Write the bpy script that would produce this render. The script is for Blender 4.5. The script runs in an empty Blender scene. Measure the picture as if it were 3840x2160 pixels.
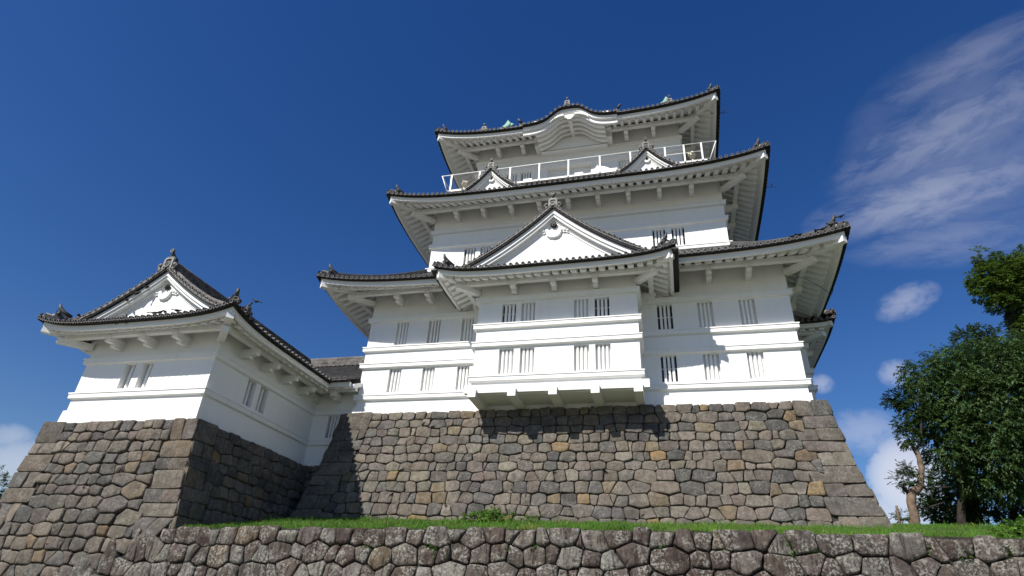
import bpy, math, random
from math import sin, cos, pi, radians, sqrt
from mathutils import Vector, Matrix, noise
R = random.Random(7)
sc = bpy.context.scene
C = sc.collection

# ------------------------------------------------------------------ camera
cam_d = bpy.data.cameras.new("camera"); cam = bpy.data.objects.new("camera", cam_d); C.objects.link(cam)
sc.camera = cam
CR = Vector((0.967513, 0.247029, 0.053808)); CU = Vector((0.076913, -0.490335, 0.868133)); CF = Vector((-0.240838, 0.835792, 0.493406))
m = Matrix((CR, CU, -CF)).transposed().to_4x4(); m.translation = Vector((4.9564, -26.7806, -8.9669))
cam.matrix_world = m
cam_d.sensor_width = 36.0; cam_d.lens = 20.833; cam_d.clip_start = 0.1; cam_d.clip_end = 3000

# ------------------------------------------------------------------ light
SUN = Vector((-0.51, -1.0, 1.08)).normalized()
sl = bpy.data.lights.new("sun", 'SUN'); sl.energy = 5.0; sl.angle = radians(0.5); sl.color = (1.0, 0.955, 0.88)
so = bpy.data.objects.new("sun", sl); C.objects.link(so)
so.rotation_euler = (-SUN).to_track_quat('-Z', 'Y').to_euler(); so.location = (-40, -60, 80)

W = bpy.data.worlds.new("World"); sc.world = W; W.use_nodes = True
wt = W.node_tree; wn = wt.nodes; wl = wt.links
for n in list(wn): wn.remove(n)
def wnode(t, **k):
    n = wn.new(t)
    for a, b in k.items(): setattr(n, a, b)
    return n
def wmath(op, a, b=None, clamp=False):
    n = wnode('ShaderNodeMath', operation=op, use_clamp=clamp)
    for i, x in enumerate((a, b)):
        if x is None: continue
        if isinstance(x, (int, float)): n.inputs[i].default_value = x
        else: wl.new(x, n.inputs[i])
    return n.outputs[0]
sky = wnode('ShaderNodeTexSky', sky_type='NISHITA', sun_disc=False, sun_elevation=math.asin(SUN.z),
            sun_rotation=radians(207), altitude=60, air_density=1.15, dust_density=0.35, ozone_density=4.2)
hs = wnode('ShaderNodeHueSaturation'); hs.inputs['Saturation'].default_value = 1.30; hs.inputs['Value'].default_value = 0.71; hs.inputs['Hue'].default_value = 0.515
wl.new(sky.outputs[0], hs.inputs['Color'])
tc = wnode('ShaderNodeTexCoord')
def cloud(c, ax, a, b, scale, st, amount, soft=0.9, detail=8.0, lo=0.42, hi=0.72):
    c = Vector(c).normalized(); ax = Vector(ax); ax = (ax - c * ax.dot(c)).normalized(); bx = c.cross(ax)
    sub = wnode('ShaderNodeVectorMath', operation='SUBTRACT'); wl.new(tc.outputs['Generated'], sub.inputs[0]); sub.inputs[1].default_value = c
    def dot(v):
        d = wnode('ShaderNodeVectorMath', operation='DOT_PRODUCT'); wl.new(sub.outputs[0], d.inputs[0]); d.inputs[1].default_value = v
        return d.outputs['Value']
    da = dot(ax); db = dot(bx); dc = dot(c)
    q = wmath('ADD', wmath('POWER', wmath('DIVIDE', da, a), 2.0), wmath('POWER', wmath('DIVIDE', db, b), 2.0))
    mask = wmath('SUBTRACT', 1.0, wmath('POWER', q, soft), True)
    mask = wmath('MULTIPLY', mask, wmath('GREATER_THAN', dc, -0.6))
    cb = wnode('ShaderNodeCombineXYZ'); wl.new(wmath('MULTIPLY', da, scale / st), cb.inputs[0]); wl.new(wmath('MULTIPLY', db, scale), cb.inputs[1]); wl.new(dc, cb.inputs[2])
    nz = wnode('ShaderNodeTexNoise'); nz.inputs['Scale'].default_value = 1.0; nz.inputs['Detail'].default_value = detail; nz.inputs['Roughness'].default_value = 0.62; nz.inputs['Distortion'].default_value = 0.4
    wl.new(cb.outputs[0], nz.inputs['Vector'])
    mr = wnode('ShaderNodeMapRange', interpolation_type='SMOOTHSTEP'); wl.new(wmath('ADD', nz.outputs[0], wmath('MULTIPLY', mask, 0.22)), mr.inputs[0])
    mr.inputs[1].default_value = lo; mr.inputs[2].default_value = hi
    return wmath('MULTIPLY', wmath('MULTIPLY', mr.outputs[0], wmath('POWER', mask, 0.7)), amount)
cl = [cloud((.366, .759, .539), (.917, -.398, -.035), .165, .052, 40, 2.6, .34, .7, lo=.34, hi=.80),
      cloud((.388, .701, .598), (.857, -.508, .090), .165, .062, 44, 2.4, .25, .7, lo=.36, hi=.80),
      cloud((.407, .635, .656), (.858, -.514, -.007), .12, .040, 40, 3.4, .18, .7, lo=.36, hi=.80),
      cloud((.412, .709, .573), (.885, -.465, .036), .165, .150, 26, 2.2, .15, .7, lo=.30, hi=.76),
      cloud((.385, .786, .485), (.929, -.328, -.169), .14, .040, 40, 3.0, .18, .7, lo=.36, hi=.80),
      cloud((.334, .842, .424), (.859, -.457, .230), .046, .025, 55, 1.5, .32, .8, lo=.36, hi=.74),
      cloud((.312, .889, .336), (.949, -.276, -.151), .024, .022, 60, 1.0, .36, .8, lo=.34, hi=.7),
      cloud((.221, .916, .334), (.975, -.193, -.111), .019, .016, 60, 1.0, .36, .8, lo=.34, hi=.7),
      cloud((.268, .926, .264), (.958, -.228, -.176), .060, .036, 40, 1.4, .30, .8, lo=.36, hi=.7),
      cloud((.305, .930, .200), (-.162, .257, -.953), .062, .050, 34, 1.0, .78, 1.6, 7.0, .40, .60),
      cloud((.282, .946, .150), (.957, -.287, -.033), .066, .046, 38, 1.2, .62, 1.2, 7.0, .38, .62),
      cloud((-.809, .563, .172), (.584, .807, .090), .028, .018, 60, 1.2, .34, .9, 7.0, .36, .66),
      cloud((-.803, .578, .140), (.604, .759, .242), .062, .036, 36, 1.4, .46, 1.2, 7.0, .36, .66)]
acc = cl[0]
for k in cl[1:]: acc = wmath('MAXIMUM', acc, k)
# lay the clouds over the sky colour
sep = wnode('ShaderNodeSeparateXYZ'); wl.new(tc.outputs['Generated'], sep.inputs[0])
mx = wnode('ShaderNodeMix', data_type='RGBA'); wl.new(acc, mx.inputs[0]); wl.new(hs.outputs[0], mx.inputs[6]); mx.inputs[7].default_value = (5.9, 6.0, 6.6, 1)
bg = wnode('ShaderNodeBackground'); bg.inputs[1].default_value = 0.1; wl.new(mx.outputs[2], bg.inputs[0])
wo = wnode('ShaderNodeOutputWorld'); wl.new(bg.outputs[0], wo.inputs[0])

sc.view_settings.view_transform = 'Standard'; sc.view_settings.look = 'None'; sc.view_settings.exposure = 0.41; sc.view_settings.gamma = 1.0

# ------------------------------------------------------------------ materials
def mat(name, col, rough=0.8, nscale=3.0, namt=0.12, bump=0.0, bscale=20.0, attr=False, spec=0.3, metal=0.0):
    mt = bpy.data.materials.new(name); mt.use_nodes = True
    nt = mt.node_tree; b = nt.nodes['Principled BSDF']; L = nt.links.new
    b.inputs['Roughness'].default_value = rough; b.inputs['Metallic'].default_value = metal
    if 'Specular IOR Level' in b.inputs: b.inputs['Specular IOR Level'].default_value = spec
    t = nt.nodes.new('ShaderNodeTexCoord')
    nz = nt.nodes.new('ShaderNodeTexNoise'); nz.inputs['Scale'].default_value = nscale; nz.inputs['Detail'].default_value = 6; L(t.outputs['Object'], nz.inputs['Vector'])
    mr = nt.nodes.new('ShaderNodeMapRange'); mr.inputs[1].default_value = .3; mr.inputs[2].default_value = .7
    mr.inputs[3].default_value = 1 - namt; mr.inputs[4].default_value = 1 + namt; L(nz.outputs[0], mr.inputs[0])
    mul = nt.nodes.new('ShaderNodeMix'); mul.data_type = 'RGBA'; mul.blend_type = 'MULTIPLY'; mul.inputs[0].default_value = 1
    if attr:
        a = nt.nodes.new('ShaderNodeAttribute'); a.attribute_name = 'Col'; L(a.outputs['Color'], mul.inputs[6])
    else: mul.inputs[6].default_value = (*col, 1)
    L(mr.outputs[0], mul.inputs[7]); L(mul.outputs[2], b.inputs['Base Color'])
    if bump:
        n2 = nt.nodes.new('ShaderNodeTexNoise'); n2.inputs['Scale'].default_value = bscale; n2.inputs['Detail'].default_value = 8; L(t.outputs['Object'], n2.inputs['Vector'])
        bp = nt.nodes.new('ShaderNodeBump'); bp.inputs['Strength'].default_value = bump; bp.inputs['Distance'].default_value = .03
        L(n2.outputs[0], bp.inputs['Height']); L(bp.outputs[0], b.inputs['Normal'])
    return mt
plaster = mat('white_plaster', (.80, .80, .785), .75, .35, .025, .12, 9.0)
def weather(mt):   # faint rain marks and patchy repainting in the white plaster
    nt = mt.node_tree; N = nt.nodes; L = nt.links.new; b = N['Principled BSDF']; src = b.inputs['Base Color'].links[0].from_socket
    t = N.new('ShaderNodeTexCoord'); mp = N.new('ShaderNodeMapping'); mp.inputs['Scale'].default_value = (2.6, 2.6, .16); L(t.outputs['Object'], mp.inputs['Vector'])
    n = N.new('ShaderNodeTexNoise'); n.inputs['Scale'].default_value = 1.0; n.inputs['Detail'].default_value = 7; n.inputs['Roughness'].default_value = .62; L(mp.outputs[0], n.inputs['Vector'])
    r = N.new('ShaderNodeMapRange'); r.interpolation_type = 'SMOOTHSTEP'; L(n.outputs[0], r.inputs[0])
    for i, v in zip((1, 2, 3, 4), (.50, .74, 0.0, .30)): r.inputs[i].default_value = v
    m = N.new('ShaderNodeMix'); m.data_type = 'RGBA'; m.blend_type = 'MULTIPLY'; L(r.outputs[0], m.inputs[0]); L(src, m.inputs[6]); m.inputs[7].default_value = (.80, .79, .75, 1)
    L(m.outputs[2], b.inputs['Base Color'])
weather(plaster)
plaster_in = mat('shutter_white', (.74, .74, .71), .75, 1.2, .03)
dark_in = mat('dark_opening', (.012, .014, .018), .35, 2, .1, spec=.5)
tile = mat('grey_roof_tile', (.050, .049, .049), .55, 2.2, .45, .3, 30, spec=.45)
tile_rim = mat('tile_end_rim', (.205, .195, .185), .6, 4.0, .35, spec=.35)
tile_dark = mat('under_tile_dark_board', (.018, .017, .017), .8, 4, .3)  # near-black colour of the board course under the tiles
ridge_m = mat('weathered_ridge_tile', (.105, .098, .092), .7, 3.5, .6, .4, 25)
metal_w = mat('painted_white_metal', (.78, .77, .75), .45, 2, .05, spec=.5)
deck_m = mat('grey_deck_concrete', (.20, .195, .185), .8, 3, .2)
net_m = mat('grey_wire_netting', (.04, .04, .04), .5, 3, .1)
wire_m = mat('black_cable', (.015, .015, .017), .5, 3, .1)
patina = mat('green_copper_patina', (.22, .40, .31), .6, 6, .3, .3, 20)
rosette_m = mat('black_rosette', (.012, .012, .013), .4, 3, .1)
attic_shade_m = mat('painted_attic_shade', (.035, .034, .028), .9, 3, .1)  # dark colour standing in for the unlit attic between the rafters
earth = mat('joint_earth', (.030, .027, .023), .95, 4, .4)
bird_m = mat('black_feathers', (.016, .016, .02), .6, 8, .3)
wood_m = mat('weathered_wood', (.16, .115, .08), .85, 6, .4, .5, 14)
cream_m = mat('cream_enamel', (.62, .58, .44), .4, 3, .1)

def stone_mat(name, lichen, streak, bs=1.0):
    mt = bpy.data.materials.new(name); mt.use_nodes = True
    nt = mt.node_tree; N = nt.nodes; L = nt.links.new; b = N['Principled BSDF']; b.inputs['Roughness'].default_value = .9
    if 'Specular IOR Level' in b.inputs: b.inputs['Specular IOR Level'].default_value = .2
    t = N.new('ShaderNodeTexCoord'); a = N.new('ShaderNodeAttribute'); a.attribute_name = 'Col'
    def nz(scale, det=8, rough=.6, vec=None):
        n = N.new('ShaderNodeTexNoise'); n.inputs['Scale'].default_value = scale; n.inputs['Detail'].default_value = det; n.inputs['Roughness'].default_value = rough
        L(vec or t.outputs['Object'], n.inputs['Vector']); return n.outputs[0]
    def mr(x, a0, a1, b0, b1):
        n = N.new('ShaderNodeMapRange'); n.interpolation_type = 'SMOOTHSTEP'; L(x, n.inputs[0])
        for i, v in zip((1, 2, 3, 4), (a0, a1, b0, b1)): n.inputs[i].default_value = v
        return n.outputs[0]
    def mix(f, A, B, mode='MIX'):
        n = N.new('ShaderNodeMix'); n.data_type = 'RGBA'; n.blend_type = mode
        if isinstance(f, float): n.inputs[0].default_value = f
        else: L(f, n.inputs[0])
        for i, v in ((6, A), (7, B)):
            if isinstance(v, tuple): n.inputs[i].default_value = (*v, 1)
            else: L(v, n.inputs[i])
        return n.outputs[2]
    col = mix(1.0, a.outputs['Color'], mr(nz(5), .25, .75, .72, 1.25), 'MULTIPLY')
    col = mix(1.0, col, mr(nz(38, 4, .7), .25, .75, .82, 1.16), 'MULTIPLY')
    # broad weather staining over the wall
    col = mix(mr(nz(.42, 4), .50, .66, 0, .62), col, (.062, .058, .054))
    if streak:
        mp = N.new('ShaderNodeMapping'); mp.inputs['Scale'].default_value = (9, 9, 1.1); L(t.outputs['Object'], mp.inputs['Vector'])
        col = mix(mr(nz(1, 6, .65, mp.outputs[0]), .46, .62, 0, streak), col, (.038, .027, .022))
    if lichen:
        m1 = N.new('ShaderNodeMath'); m1.operation = 'MULTIPLY'; L(mr(nz(2.3, 4), .40, .60, 0, 1), m1.inputs[0]); L(mr(nz(13, 9, .74), .47, .57, 0, lichen), m1.inputs[1])
        col = mix(m1.outputs[0], col, (.30, .29, .255))
    L(col, b.inputs['Base Color'])
    bp = N.new('ShaderNodeBump'); bp.inputs['Strength'].default_value = 1.0 * min(bs, 1.0); bp.inputs['Distance'].default_value = .06*bs
    ad = N.new('ShaderNodeMath'); ad.operation = 'ADD'; L(nz(7, 10, .65), ad.inputs[0])
    m2 = N.new('ShaderNodeMath'); m2.operation = 'MULTIPLY'; m2.inputs[1].default_value = .35; L(nz(40, 6, .7), m2.inputs[0]); L(m2.outputs[0], ad.inputs[1])
    L(ad.outputs[0], bp.inputs['Height']); L(bp.outputs[0], b.inputs['Normal'])
    return mt
stone_a = stone_mat('cut_stone', .36, .2)
stone_b = stone_mat('old_lichen_stone', .85, .95, 1.3)

def leaf_mat(name, tr=.35, rough=.45):
    mt = bpy.data.materials.new(name); mt.use_nodes = True; nt = mt.node_tree; N = nt.nodes; L = nt.links.new
    b = N['Principled BSDF']; b.inputs['Roughness'].default_value = rough
    a = N.new('ShaderNodeAttribute'); a.attribute_name = 'Col'; L(a.outputs['Color'], b.inputs['Base Color'])
    if 'Specular IOR Level' in b.inputs: b.inputs['Specular IOR Level'].default_value = .35
    tl = N.new('ShaderNodeBsdfTranslucent'); h = N.new('ShaderNodeHueSaturation'); h.inputs['Value'].default_value = 1.3; h.inputs['Hue'].default_value = .485
    L(a.outputs['Color'], h.inputs['Color']); L(h.outputs[0], tl.inputs['Color'])
    ms = N.new('ShaderNodeMixShader'); ms.inputs[0].default_value = tr; L(b.outputs[0], ms.inputs[1]); L(tl.outputs[0], ms.inputs[2])
    L(ms.outputs[0], N['Material Output'].inputs['Surface']); return mt
leaf_m = leaf_mat('leaf'); grass_m = leaf_mat('grass_blade', .3, .6)
bark_m = mat('bark', (.15, .105, .075), .9, 5, .45, .8, 16)
bark_d = mat('dark_bark', (.026, .021, .017), .9, 5, .4, .8, 16)
soil_m = mat('grassy_soil', (.045, .06, .018), .95, 2.5, .5, .6, 18)
path_m = mat('gravel_path', (.155, .150, .115), .95, 1.2, .2, .5, 40)

# ------------------------------------------------------------------ mesh helpers
class MB:
    def __init__(s): s.v = []; s.f = []; s.mi = []; s.col = None; s.sm = []
    def add(s, vs, fs, mi=0, smooth=False):
        b = len(s.v); s.v.extend(tuple(p) for p in vs)
        for f in fs: s.f.append(tuple(b + i for i in f)); s.mi.append(mi); s.sm.append(smooth)
    def box(s, lo, hi, mi=0):
        x0, y0, z0 = lo; x1, y1, z1 = hi
        s.add([(x0,y0,z0),(x1,y0,z0),(x1,y1,z0),(x0,y1,z0),(x0,y0,z1),(x1,y0,z1),(x1,y1,z1),(x0,y1,z1)],
              [(0,3,2,1),(4,5,6,7),(0,1,5,4),(1,2,6,5),(2,3,7,6),(3,0,4,7)], mi)
    def hexa(s, p, mi=0):   # 8 points bottom 4 ccw, top 4 ccw
        s.add(p, [(0,3,2,1),(4,5,6,7),(0,1,5,4),(1,2,6,5),(2,3,7,6),(3,0,4,7)], mi)
    def beam(s, a, b, w, h, mi=0, up=Vector((0,0,1))):
        a = Vector(a); b = Vector(b); d = (b - a).normalized(); x = d.cross(up).normalized(); y = x.cross(d).normalized()
        P = []
        for q in (a, b):
            P += [q - x*w/2 - y*h/2, q + x*w/2 - y*h/2, q + x*w/2 + y*h/2, q - x*w/2 + y*h/2]
        s.add(P, [(3,2,1,0),(4,5,6,7),(0,1,5,4),(1,2,6,5),(2,3,7,6),(3,0,4,7)], mi)
    def loops(s, Ls, closed=True, caps=True, mi=0, smooth=False):
        b = len(s.v); n = len(Ls[0])
        for l in Ls: s.v.extend(tuple(p) for p in l)
        rng = n if closed else n - 1
        for i in range(len(Ls) - 1):
            for j in range(rng):
                k = (j + 1) % n
                s.f.append((b+i*n+j, b+i*n+k, b+(i+1)*n+k, b+(i+1)*n+j)); s.mi.append(mi); s.sm.append(smooth)
        if caps and closed:
            s.f.append(tuple(b + j for j in reversed(range(n)))); s.mi.append(mi); s.sm.append(False)
            q = b + (len(Ls)-1)*n; s.f.append(tuple(q + j for j in range(n))); s.mi.append(mi); s.sm.append(False)
    def tube(s, pts, rad, n=6, mi=0, caps=True, smooth=True, half=False, upv=None):
        pts = [Vector(p) for p in pts]; Ls = []
        prev = None
        for i, p in enumerate(pts):
            d = (pts[min(i+1, len(pts)-1)] - pts[max(i-1, 0)]).normalized()
            ref = upv or (Vector((0,0,1)) if abs(d.z) < .95 else Vector((0,1,0)))
            if prev is not None and not upv: ref = prev
            x = d.cross(ref).normalized(); y = x.cross(d).normalized(); prev = y
            r = rad[i] if isinstance(rad, (list, tuple)) else rad
            if half: Ls.append([p + x*r*cos(pi*k/(n-1)) + y*r*sin(pi*k/(n-1)) for k in range(n)])
            else: Ls.append([p + x*r*cos(2*pi*k/n) + y*r*sin(2*pi*k/n) for k in range(n)])
        s.loops(Ls, closed=not half, caps=caps and not half, mi=mi, smooth=smooth)
    def disc_tile(s, c, d, r=.085, l=.22, mi=0, mr=1, n=10):   # round end tile: barrel, raised rim, sunk face. d points outward
        c = Vector(c); d = Vector(d).normalized(); x = d.cross(Vector((0,0,1)))
        x = x.normalized() if x.length > .01 else Vector((1,0,0)); y = x.cross(d).normalized()
        def rg(r_, o): return [c + d*o + x*r_*cos(2*pi*k/n) + y*r_*sin(2*pi*k/n) for k in range(n)]
        s.loops([rg(r*.92, -l), rg(r, -.02), rg(r, 0)], caps=False, mi=mi, smooth=True)
        s.loops([rg(r, 0), rg(r*.74, 0)], caps=False, mi=mr)
        s.loops([rg(r*.74, 0), rg(r*.70, -.025)], caps=False, mi=mi)
        f = rg(r*.70, -.025); s.add(f, [tuple(range(n))], mi)
    def grid(s, rows, mi=0, smooth=True): s.loops(rows, closed=False, caps=False, mi=mi, smooth=smooth)
    def ball(s, c, rx, ry, rz, mi=0, n=8, m=5):
        c = Vector(c); Ls = []
        for i in range(m + 1):
            a = -pi/2 + pi*i/m; q = max(cos(a), .02)
            Ls.append([c + Vector((rx*q*cos(2*pi*k/n), ry*q*sin(2*pi*k/n), rz*sin(a))) for k in range(n)])
        s.loops(Ls, mi=mi, smooth=True)
def wloc(p):
    return p.location if p is not None and p.type == 'EMPTY' else Vector((0, 0, 0))
def obj(name, mb, mats, parent=None, colors=None):
    me = bpy.data.meshes.new(name); me.from_pydata(mb.v, [], mb.f)
    if not isinstance(mats, (list, tuple)): mats = [mats]
    for mm in mats: me.materials.append(mm)
    me.polygons.foreach_set('material_index', mb.mi); me.polygons.foreach_set('use_smooth', mb.sm)
    if colors is not None:
        at = me.color_attributes.new('Col', 'FLOAT_COLOR', 'POINT')
        flat = []
        for c in colors: flat.extend((c[0], c[1], c[2], 1.0))
        at.data.foreach_set('color', flat)
    me.update()
    o = bpy.data.objects.new(name, me); C.objects.link(o)
    if parent is not None: o.parent = parent; o.location = -wloc(parent)
    return o
def thing(name, label, cat, loc, group=None):
    o = bpy.data.objects.new(name, None); C.objects.link(o); o.location = loc; o.empty_display_size = .3
    return tag(o, label, cat, group)
def tag(o, label, cat, group=None):
    o['label'] = label; o['category'] = cat
    if group: o['group'] = group
    return o

# ------------------------------------------------------------------ building helpers
class Fr:   # a wall line: t runs along it, n outward
    def __init__(s, o, td, nd): s.o = Vector((o[0], o[1], 0)); s.td = Vector((td[0], td[1], 0)); s.nd = Vector((nd[0], nd[1], 0))
    def __call__(s, t, n, z): return s.o + s.td*t + s.nd*n + Vector((0, 0, z))
def frames(x0, y0, x1, y1):
    cx, cy = (x0+x1)/2, (y0+y1)/2
    return {'F': (Fr((cx, y0), (1,0), (0,-1)), (x1-x0)/2), 'R': (Fr((x1, cy), (0,1), (1,0)), (y1-y0)/2),
            'B': (Fr((cx, y1), (-1,0), (0,1)), (x1-x0)/2), 'L': (Fr((x0, cy), (0,-1), (-1,0)), (y1-y0)/2)}
def fbox(mb, fr, t0, t1, n0, n1, z0, z1, mi=0):
    mb.hexa([fr(t0,n1,z0), fr(t1,n1,z0), fr(t1,n0,z0), fr(t0,n0,z0), fr(t0,n1,z1), fr(t1,n1,z1), fr(t1,n0,z1), fr(t0,n0,z1)], mi)
def wall_panel(mb, fr, t0, t1, z0, z1, holes, n=0.0):
    ts = sorted({t0, t1, *[h[0] for h in holes], *[h[1] for h in holes]}); zs = sorted({z0, z1, *[h[2] for h in holes], *[h[3] for h in holes]})
    for i in range(len(ts)-1):
        for j in range(len(zs)-1):
            a, b, c, d = ts[i], ts[i+1], zs[j], zs[j+1]
            if any(h[0]-1e-6 <= a and b <= h[1]+1e-6 and h[2]-1e-6 <= c and d <= h[3]+1e-6 for h in holes): continue
            mb.add([fr(a,n,c), fr(b,n,c), fr(b,n,d), fr(a,n,d)], [(0,1,2,3)])
def ring(mb, x0, y0, x1, y1, prof):   # moulding all round a rectangle, profile [(n,z)...]
    Ls = []
    for n, z in prof: Ls.append([(x0-n,y0-n,z), (x1+n,y0-n,z), (x1+n,y1+n,z), (x0-n,y1+n,z)])
    mb.loops(Ls, caps=False)
def window(parent, fr, t0, t1, z0, z1, kind, bars=3, depth=.26, wn=0.0, rec=.085):
    mb = MB(); g = .001
    P = lambda t, n, z: fr(t, n, z)
    d = -(depth if kind == 'dark' else depth*.82 if kind == 'white' else depth*.86) + wn
    quad = lambda a, b, c, e, mi=0: mb.add([a, b, c, e], [(0,1,2,3)], mi)
    quad(P(t0,wn,z0), P(t0,d,z0), P(t0,d,z1), P(t0,wn,z1)); quad(P(t1,d,z0), P(t1,wn,z0), P(t1,wn,z1), P(t1,d,z1))
    quad(P(t0,wn,z0), P(t1,wn,z0), P(t1,d,z0), P(t0,d,z0)); quad(P(t0,d,z1), P(t1,d,z1), P(t1,wn,z1), P(t0,wn,z1))
    quad(P(t0,d,z0), P(t1,d,z0), P(t1,d,z1), P(t0,d,z1), 1 if kind == 'dark' else 2)
    w = t1 - t0; pitch = w / (bars + .75)
    cs = [t0 + pitch*(k + .88) for k in range(bars)]
    if kind == 'slit':
        for k in range(bars + 1):
            a = t0 + pitch*(k + .30); fbox(mb, fr, a, a + .05, d + .004, d + .012, z0 + .02, z1 - .02, 1)
            fbox(mb, fr, a + .085, a + .115, d + .004, d + .012, z0 + .02, z1 - .02, 1)
    if kind == 'dark': fbox(mb, fr, t0, t1, d + .01, d + .05, (z0*.45 + z1*.55) - .02, (z0*.45 + z1*.55) + .02, 2)
    o = obj('window', mb, [plaster, dark_in, plaster_in], parent)
    bm = MB()
    for c in cs:
        h = min(.072, pitch*.33); n1 = wn - rec; n0 = max(n1 - .13, d + .004)
        sec = [(c-h, n0), (c+h, n0), (c+h, n1-.035), (c+h*.45, n1), (c-h*.45, n1), (c-h, n1-.035)]
        bm.loops([[P(t, n, z0+g) for t, n in sec], [P(t, n, z1-g) for t, n in sec]], caps=False)
    obj('window_bars', bm, plaster, o)
    return o
BELT = lambda zt, h=.28, p=.14: [(0, zt-h-.02), (p*.55, zt-h), (p, zt-h+.03), (p, zt-.055), (p+.03, zt-.055), (p+.03, zt), (0, zt+.01)]

class Side:
    """one eave side: wall extents t0..t1 on frame fr, m0/m1 = +1 outer corner, 0 cut straight, -1 inner corner"""
    def __init__(s, fr, t0, t1, m0=1, m1=1, u0=1, u1=1): s.fr, s.t0, s.t1, s.m0, s.m1, s.u0, s.u1 = fr, t0, t1, m0, m1, u0, u1
def make_eave(parent, sides, o, zm, up, pw=5.0, fh=.25, slope=.55, raf_in=.5, raf_sp=.465, raf_w=.27, raf_h=.2, pur_n=.75, pur_h=.25,
              br_sp=1.85, gap=None, rgap=None, hips=(), wn=-.12, fth=.16, long_br=(), sbump=None):
    es = MB(); fa = MB(); ra = MB(); pu = MB(); gp = MB(); brs = []; hp = []
    zb = zm - fh
    for S in sides:
        fr = S.fr; L = S.t1 - S.t0
        def upf(t, S=S):
            c = (S.t0 + S.t1)/2; hl = max((S.t1 - S.t0)/2, 2.5) + o; a = 0
            if S.u0 and t < c: a = up*(min(1.03, (c - t)/hl))**pw
            if S.u1 and t >= c: a = up*(min(1.03, (t - c)/hl))**pw
            return a
        S.up = upf
        zs = lambda t, n: zb + .05 + slope*(o - n) + upf(t)*(max(n, 0)/o)
        lo = lambda n: S.t0 - S.m0*n
        hi = lambda n: S.t1 + S.m1*n
        # soffit sheet
        rows = []
        for i in range(9):
            n = o - .20 + (wn - o + .20)*i/8; a, b = lo(n), hi(n)
            rows.append([fr(a + (b-a)*k/60, n, zs(a + (b-a)*k/60, n) + (sbump(a + (b-a)*k/60) if sbump and S is sides[0] else 0)) for k in range(61)])
        es.grid(rows)
        # fascia
        rngs = [(None, None)] if not gap else [(None, gap[0]), (gap[1], None)]
        for r0, r1 in (rngs if fr is sides[0].fr else [(None, None)]):
            sec = [(o-.12, .08), (o - .13, .07-fh), (o - .12 - fth, .07-fh), (o - .12 - fth, .08)]
            Ls = []
            for k in range(61):
                row = []
                for n, dz in sec:
                    a = lo(n) if r0 is None else r0; b = hi(n) if r1 is None else r1
                    t = a + (b-a)*k/60; row.append(fr(t, n, zm + upf(t) + dz))
                Ls.append(row)
            fa.loops(Ls)
        # rafters
        n1 = o - raf_in
        ta, tb = lo(n1) + .3*(S.m0 == 1), hi(n1) - .3*(S.m1 == 1)
        cnt = int((tb - ta)/raf_sp)
        for k in range(cnt + 1):
            t = ta + (tb - ta)*(k + .0)/max(cnt, 1)
            if rgap and fr is sides[0].fr and rgap[0] < t < rgap[1]: continue
            nmin = wn
            if t < S.t0: nmin = max(nmin, (S.t0 - t) + .12)
            if t > S.t1: nmin = max(nmin, (t - S.t1) + .12)
            if nmin > n1 - .1: continue
            h = raf_w/2; P = []
            for dz in (-raf_h, .02):
                P += [fr(t-h, n1, zs(t, n1)+dz), fr(t+h, n1, zs(t, n1)+dz), fr(t+h, nmin, zs(t, nmin)+dz), fr(t-h, nmin, zs(t, nmin)+dz)]
            ra.hexa(P)
        # purlin
        if pur_n:
            pz = zs((S.t0+S.t1)/2, pur_n) - raf_h + .01
            segs = [(lo(pur_n) - (.2 if S.m0 == 1 else 0), hi(pur_n) + (.2 if S.m1 == 1 else 0))]
            if rgap and fr is sides[0].fr: segs = [(segs[0][0], rgap[0]+.1), (rgap[1]-.1, segs[0][1])]
            odd = .004*(S.fr.td.x != 0)
            for a, b in segs:
                fbox(pu, fr, a, b, pur_n - .12, pur_n + .12, pz - pur_h + odd, pz + odd)
                a2 = max(a, S.t0 - .3); b2 = min(b, S.t1 + .3)
                fbox(gp, fr, a2, b2, pur_n - .06, pur_n + .03, pz - .02, pz + raf_h*.9 )  # added dark board, paints attic darkness above the purlin
            nb = max(1, int(round(L/br_sp)))
            for k in range(nb + 1):
                t = S.t0 + L*k/nb
                if (k == 0 and S.m0 == 1) or (k == nb and S.m1 == 1): continue
                if (k == 0 and S.m0 == 0) or (k == nb and S.m1 != 1): continue
                if rgap and fr is sides[0].fr and rgap[0]-.6 < t < rgap[1]+.6: continue
                b = MB(); w = .13
                zt = pz - pur_h + .03
                fbox(b, fr, t-w, t+w, wn - .05, pur_n + .19, zt - .13, zt)
                P = []
                fbox(b, fr, t-w+.004, t+w-.004, wn - .05, pur_n + .12, zt - .27, zt - .13)
                fbox(b, fr, t-w+.008, t+w-.008, wn - .05, pur_n - .22, zt - .40, zt - .27)
                brs.append(b)
            if long_br and fr is sides[0].fr:
                for t in long_br:
                    b = MB(); w = .22; zt = pz + .02
                    fbox(b, fr, t-w, t+w, wn - .05, o - .35, zt - .1, zt + .42)
                    fbox(b, fr, t-w+.004, t+w-.004, wn - .05, pur_n + .5, zt - .42, zt - .1)
                    fbox(b, fr, t-w+.008, t+w-.008, wn - .05, pur_n + .1, zt - .80, zt - .42)
                    brs.append(b)
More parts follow.
